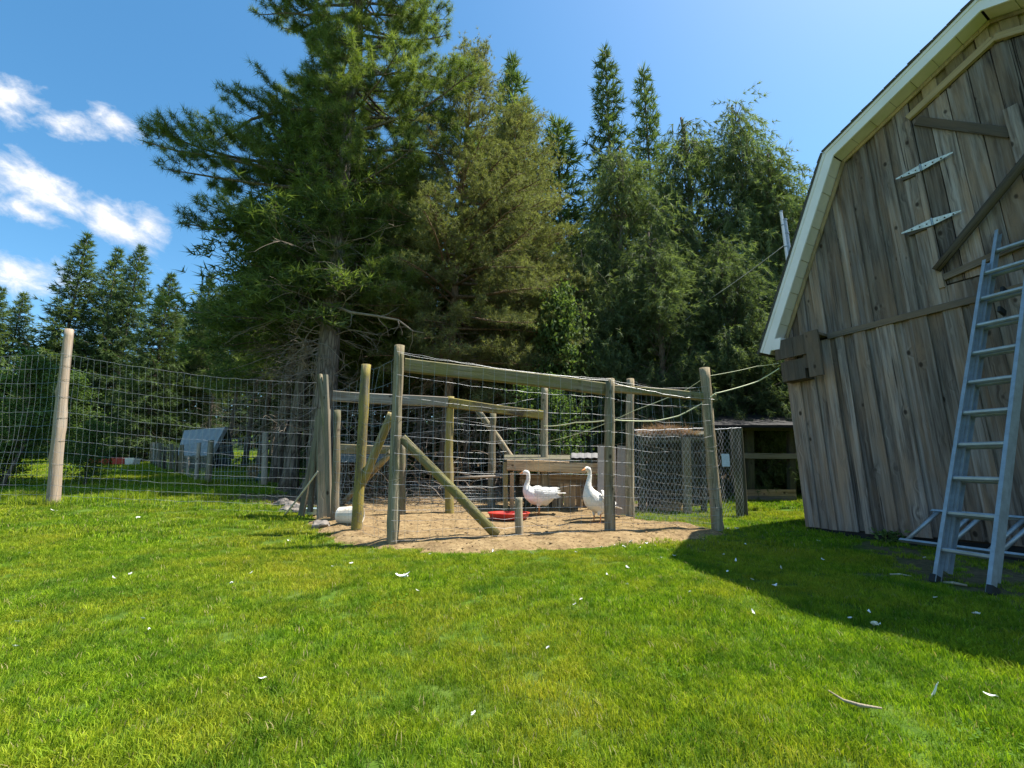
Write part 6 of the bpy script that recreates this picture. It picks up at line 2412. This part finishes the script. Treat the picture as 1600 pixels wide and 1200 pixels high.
o = mb.world('twig', M['stick'], None, origin=p0, smooth=True)
tag(o, 'curved dry stick lying in the grass at the lower right', 'stick')
for (a, b, r_, lab) in (((1391, 900), (1425, 903), 0.008, 'pale broken stick lying on the bare soil near the ladder'), ((1474, 913), (1512, 918), 0.012, 'pale wooden strip between the two ladder feet')):
    p, q = G(*a), G(*b)
    mb = MB()
    mb.tube([p + Vector((0, 0, 0.015)), p.lerp(q, 0.5) + Vector((0, 0.01, 0.022)), q + Vector((0, 0, 0.015))], [r_ * 0.8, r_, r_ * 0.7], 6)
    o = mb.world('twig', M['stick'], None, origin=p, smooth=True)
    tag(o, lab, 'stick')
for (a, b, lab) in (((790, 823), (806, 823), None),):
    pass
o = log('driftwood', PG(882, 822), PG(940, 822), 0.011, 0.009, M['dark_wood'], None, 6, 0.1, 5, 0.01)
tag(o, 'dark thin stick lying on the sand below the upright goose', 'stick')
# litter on the sandy yard: straw bits and crumbs
tf = []
for _ in range(5200):
    x = rnd.uniform(PENXY[:, 0].min(), PENXY[:, 0].max())
    y = rnd.uniform(PENXY[:, 1].min(), PENXY[:, 1].max())
    tf.append((x, y, 0))
T = np.array(tf)
sdp = pen_sd(T[:, 0], T[:, 1])
keepm = (sdp > -0.15) & ((sdp < 0.45) | (rng.random(len(T)) < 0.3))
T = T[keepm]
Z = np.maximum(dirt_z(T[:, 0], T[:, 1]), gz_np(T[:, 0], T[:, 1])) + 0.006
D = np.stack([rng.normal(size=len(T)), rng.normal(size=len(T)), rng.normal(0, 0.12, len(T))], 1)
tuf = np.concatenate([T[:, :2], Z[:, None], D, rng.uniform(0.02, 0.09, (len(T), 1)), rng.random((len(T), 1)) ** 1.5], 1)
o = place(bpy.data.objects.new('straw_litter', needles('straw_litter', tuf, 2, 0.007, 0.3, M['straw'], None)), Matrix.Identity(4))
tag(o, 'scattered straw bits and crumbs on the sandy pen ground', 'litter', kind='stuff')
# dark crumbs, droppings and clods on the yard
tuf = []
for _ in range(3000):
    x = rnd.uniform(PENXY[:, 0].min(), PENXY[:, 0].max())
    y = rnd.uniform(PENXY[:, 1].min(), PENXY[:, 1].max())
    tuf.append((x, y))
T = np.array(tuf)
T = T[pen_sd(T[:, 0], T[:, 1]) > -0.1]
bm = bmesh.new()
for (x, y) in T:
    r_ = abs(rnd.gauss(0.003, 0.006)) + 0.003
    bmesh.ops.create_icosphere(bm, subdivisions=1, radius=1.0, matrix=Matrix.Translation((x, y, yard_z(x, y) + r_ * 0.2)) @ Matrix.Rotation(rnd.random() * 6, 4, 'Z') @ Matrix.Diagonal((r_ * rnd.uniform(1, 2.2), r_, r_ * 0.7, 1)))
me = bpy.data.meshes.new('clods')
bm.to_mesh(me)
bm.free()
me.materials.append(simple_mat('earth clod', (0.17, 0.115, 0.06), 0.95, var=0.5, scale=3))
o = place(bpy.data.objects.new('earth_crumb', me), Matrix.Identity(4))
tag(o, 'dark earth crumbs and droppings strewn over the sandy pen ground', 'crumbs', kind='stuff')
# needle litter and twigs in the shade of the wood
tuf = []
for _ in range(5000):
    x, y = rnd.uniform(-9, 8), rnd.uniform(8.5, 17)
    if litter(np.float64(x), np.float64(y)) < 0.4:
        continue
    tuf.append((x, y, gz(x, y) + 0.01, rnd.gauss(0, 1), rnd.gauss(0, 1), rnd.gauss(0.1, 0.15), rnd.uniform(0.1, 0.3), rnd.random()))
o = place(bpy.data.objects.new('twig_litter', needles('twig_litter', tuf, 2, 0.012, 0.3, M['straw_pink'], None)), Matrix.Identity(4))
tag(o, 'fallen needles and twigs on the ground of the pine wood', 'litter', kind='stuff')
# small weed by the sill
tuf = []
wp_ = bl(1.05, -0.12, -0.02)
for _ in range(60):
    tuf.append((wp_.x + rnd.gauss(0, 0.08), wp_.y + rnd.gauss(0, 0.06), gz(wp_.x, wp_.y) + rnd.uniform(0.02, 0.15), rnd.gauss(0, 1), rnd.gauss(0, 1), rnd.gauss(0.4, 0.4), rnd.uniform(0.05, 0.1), rnd.random()))
o = place(bpy.data.objects.new('weed', needles('weed', tuf, 2, 0.03, 0.4, M['leaf_dark'], None, 0.3, True)), Matrix.Identity(4))
tag(o, 'small leafy weed growing against the barn sill', 'weed', kind='stuff')
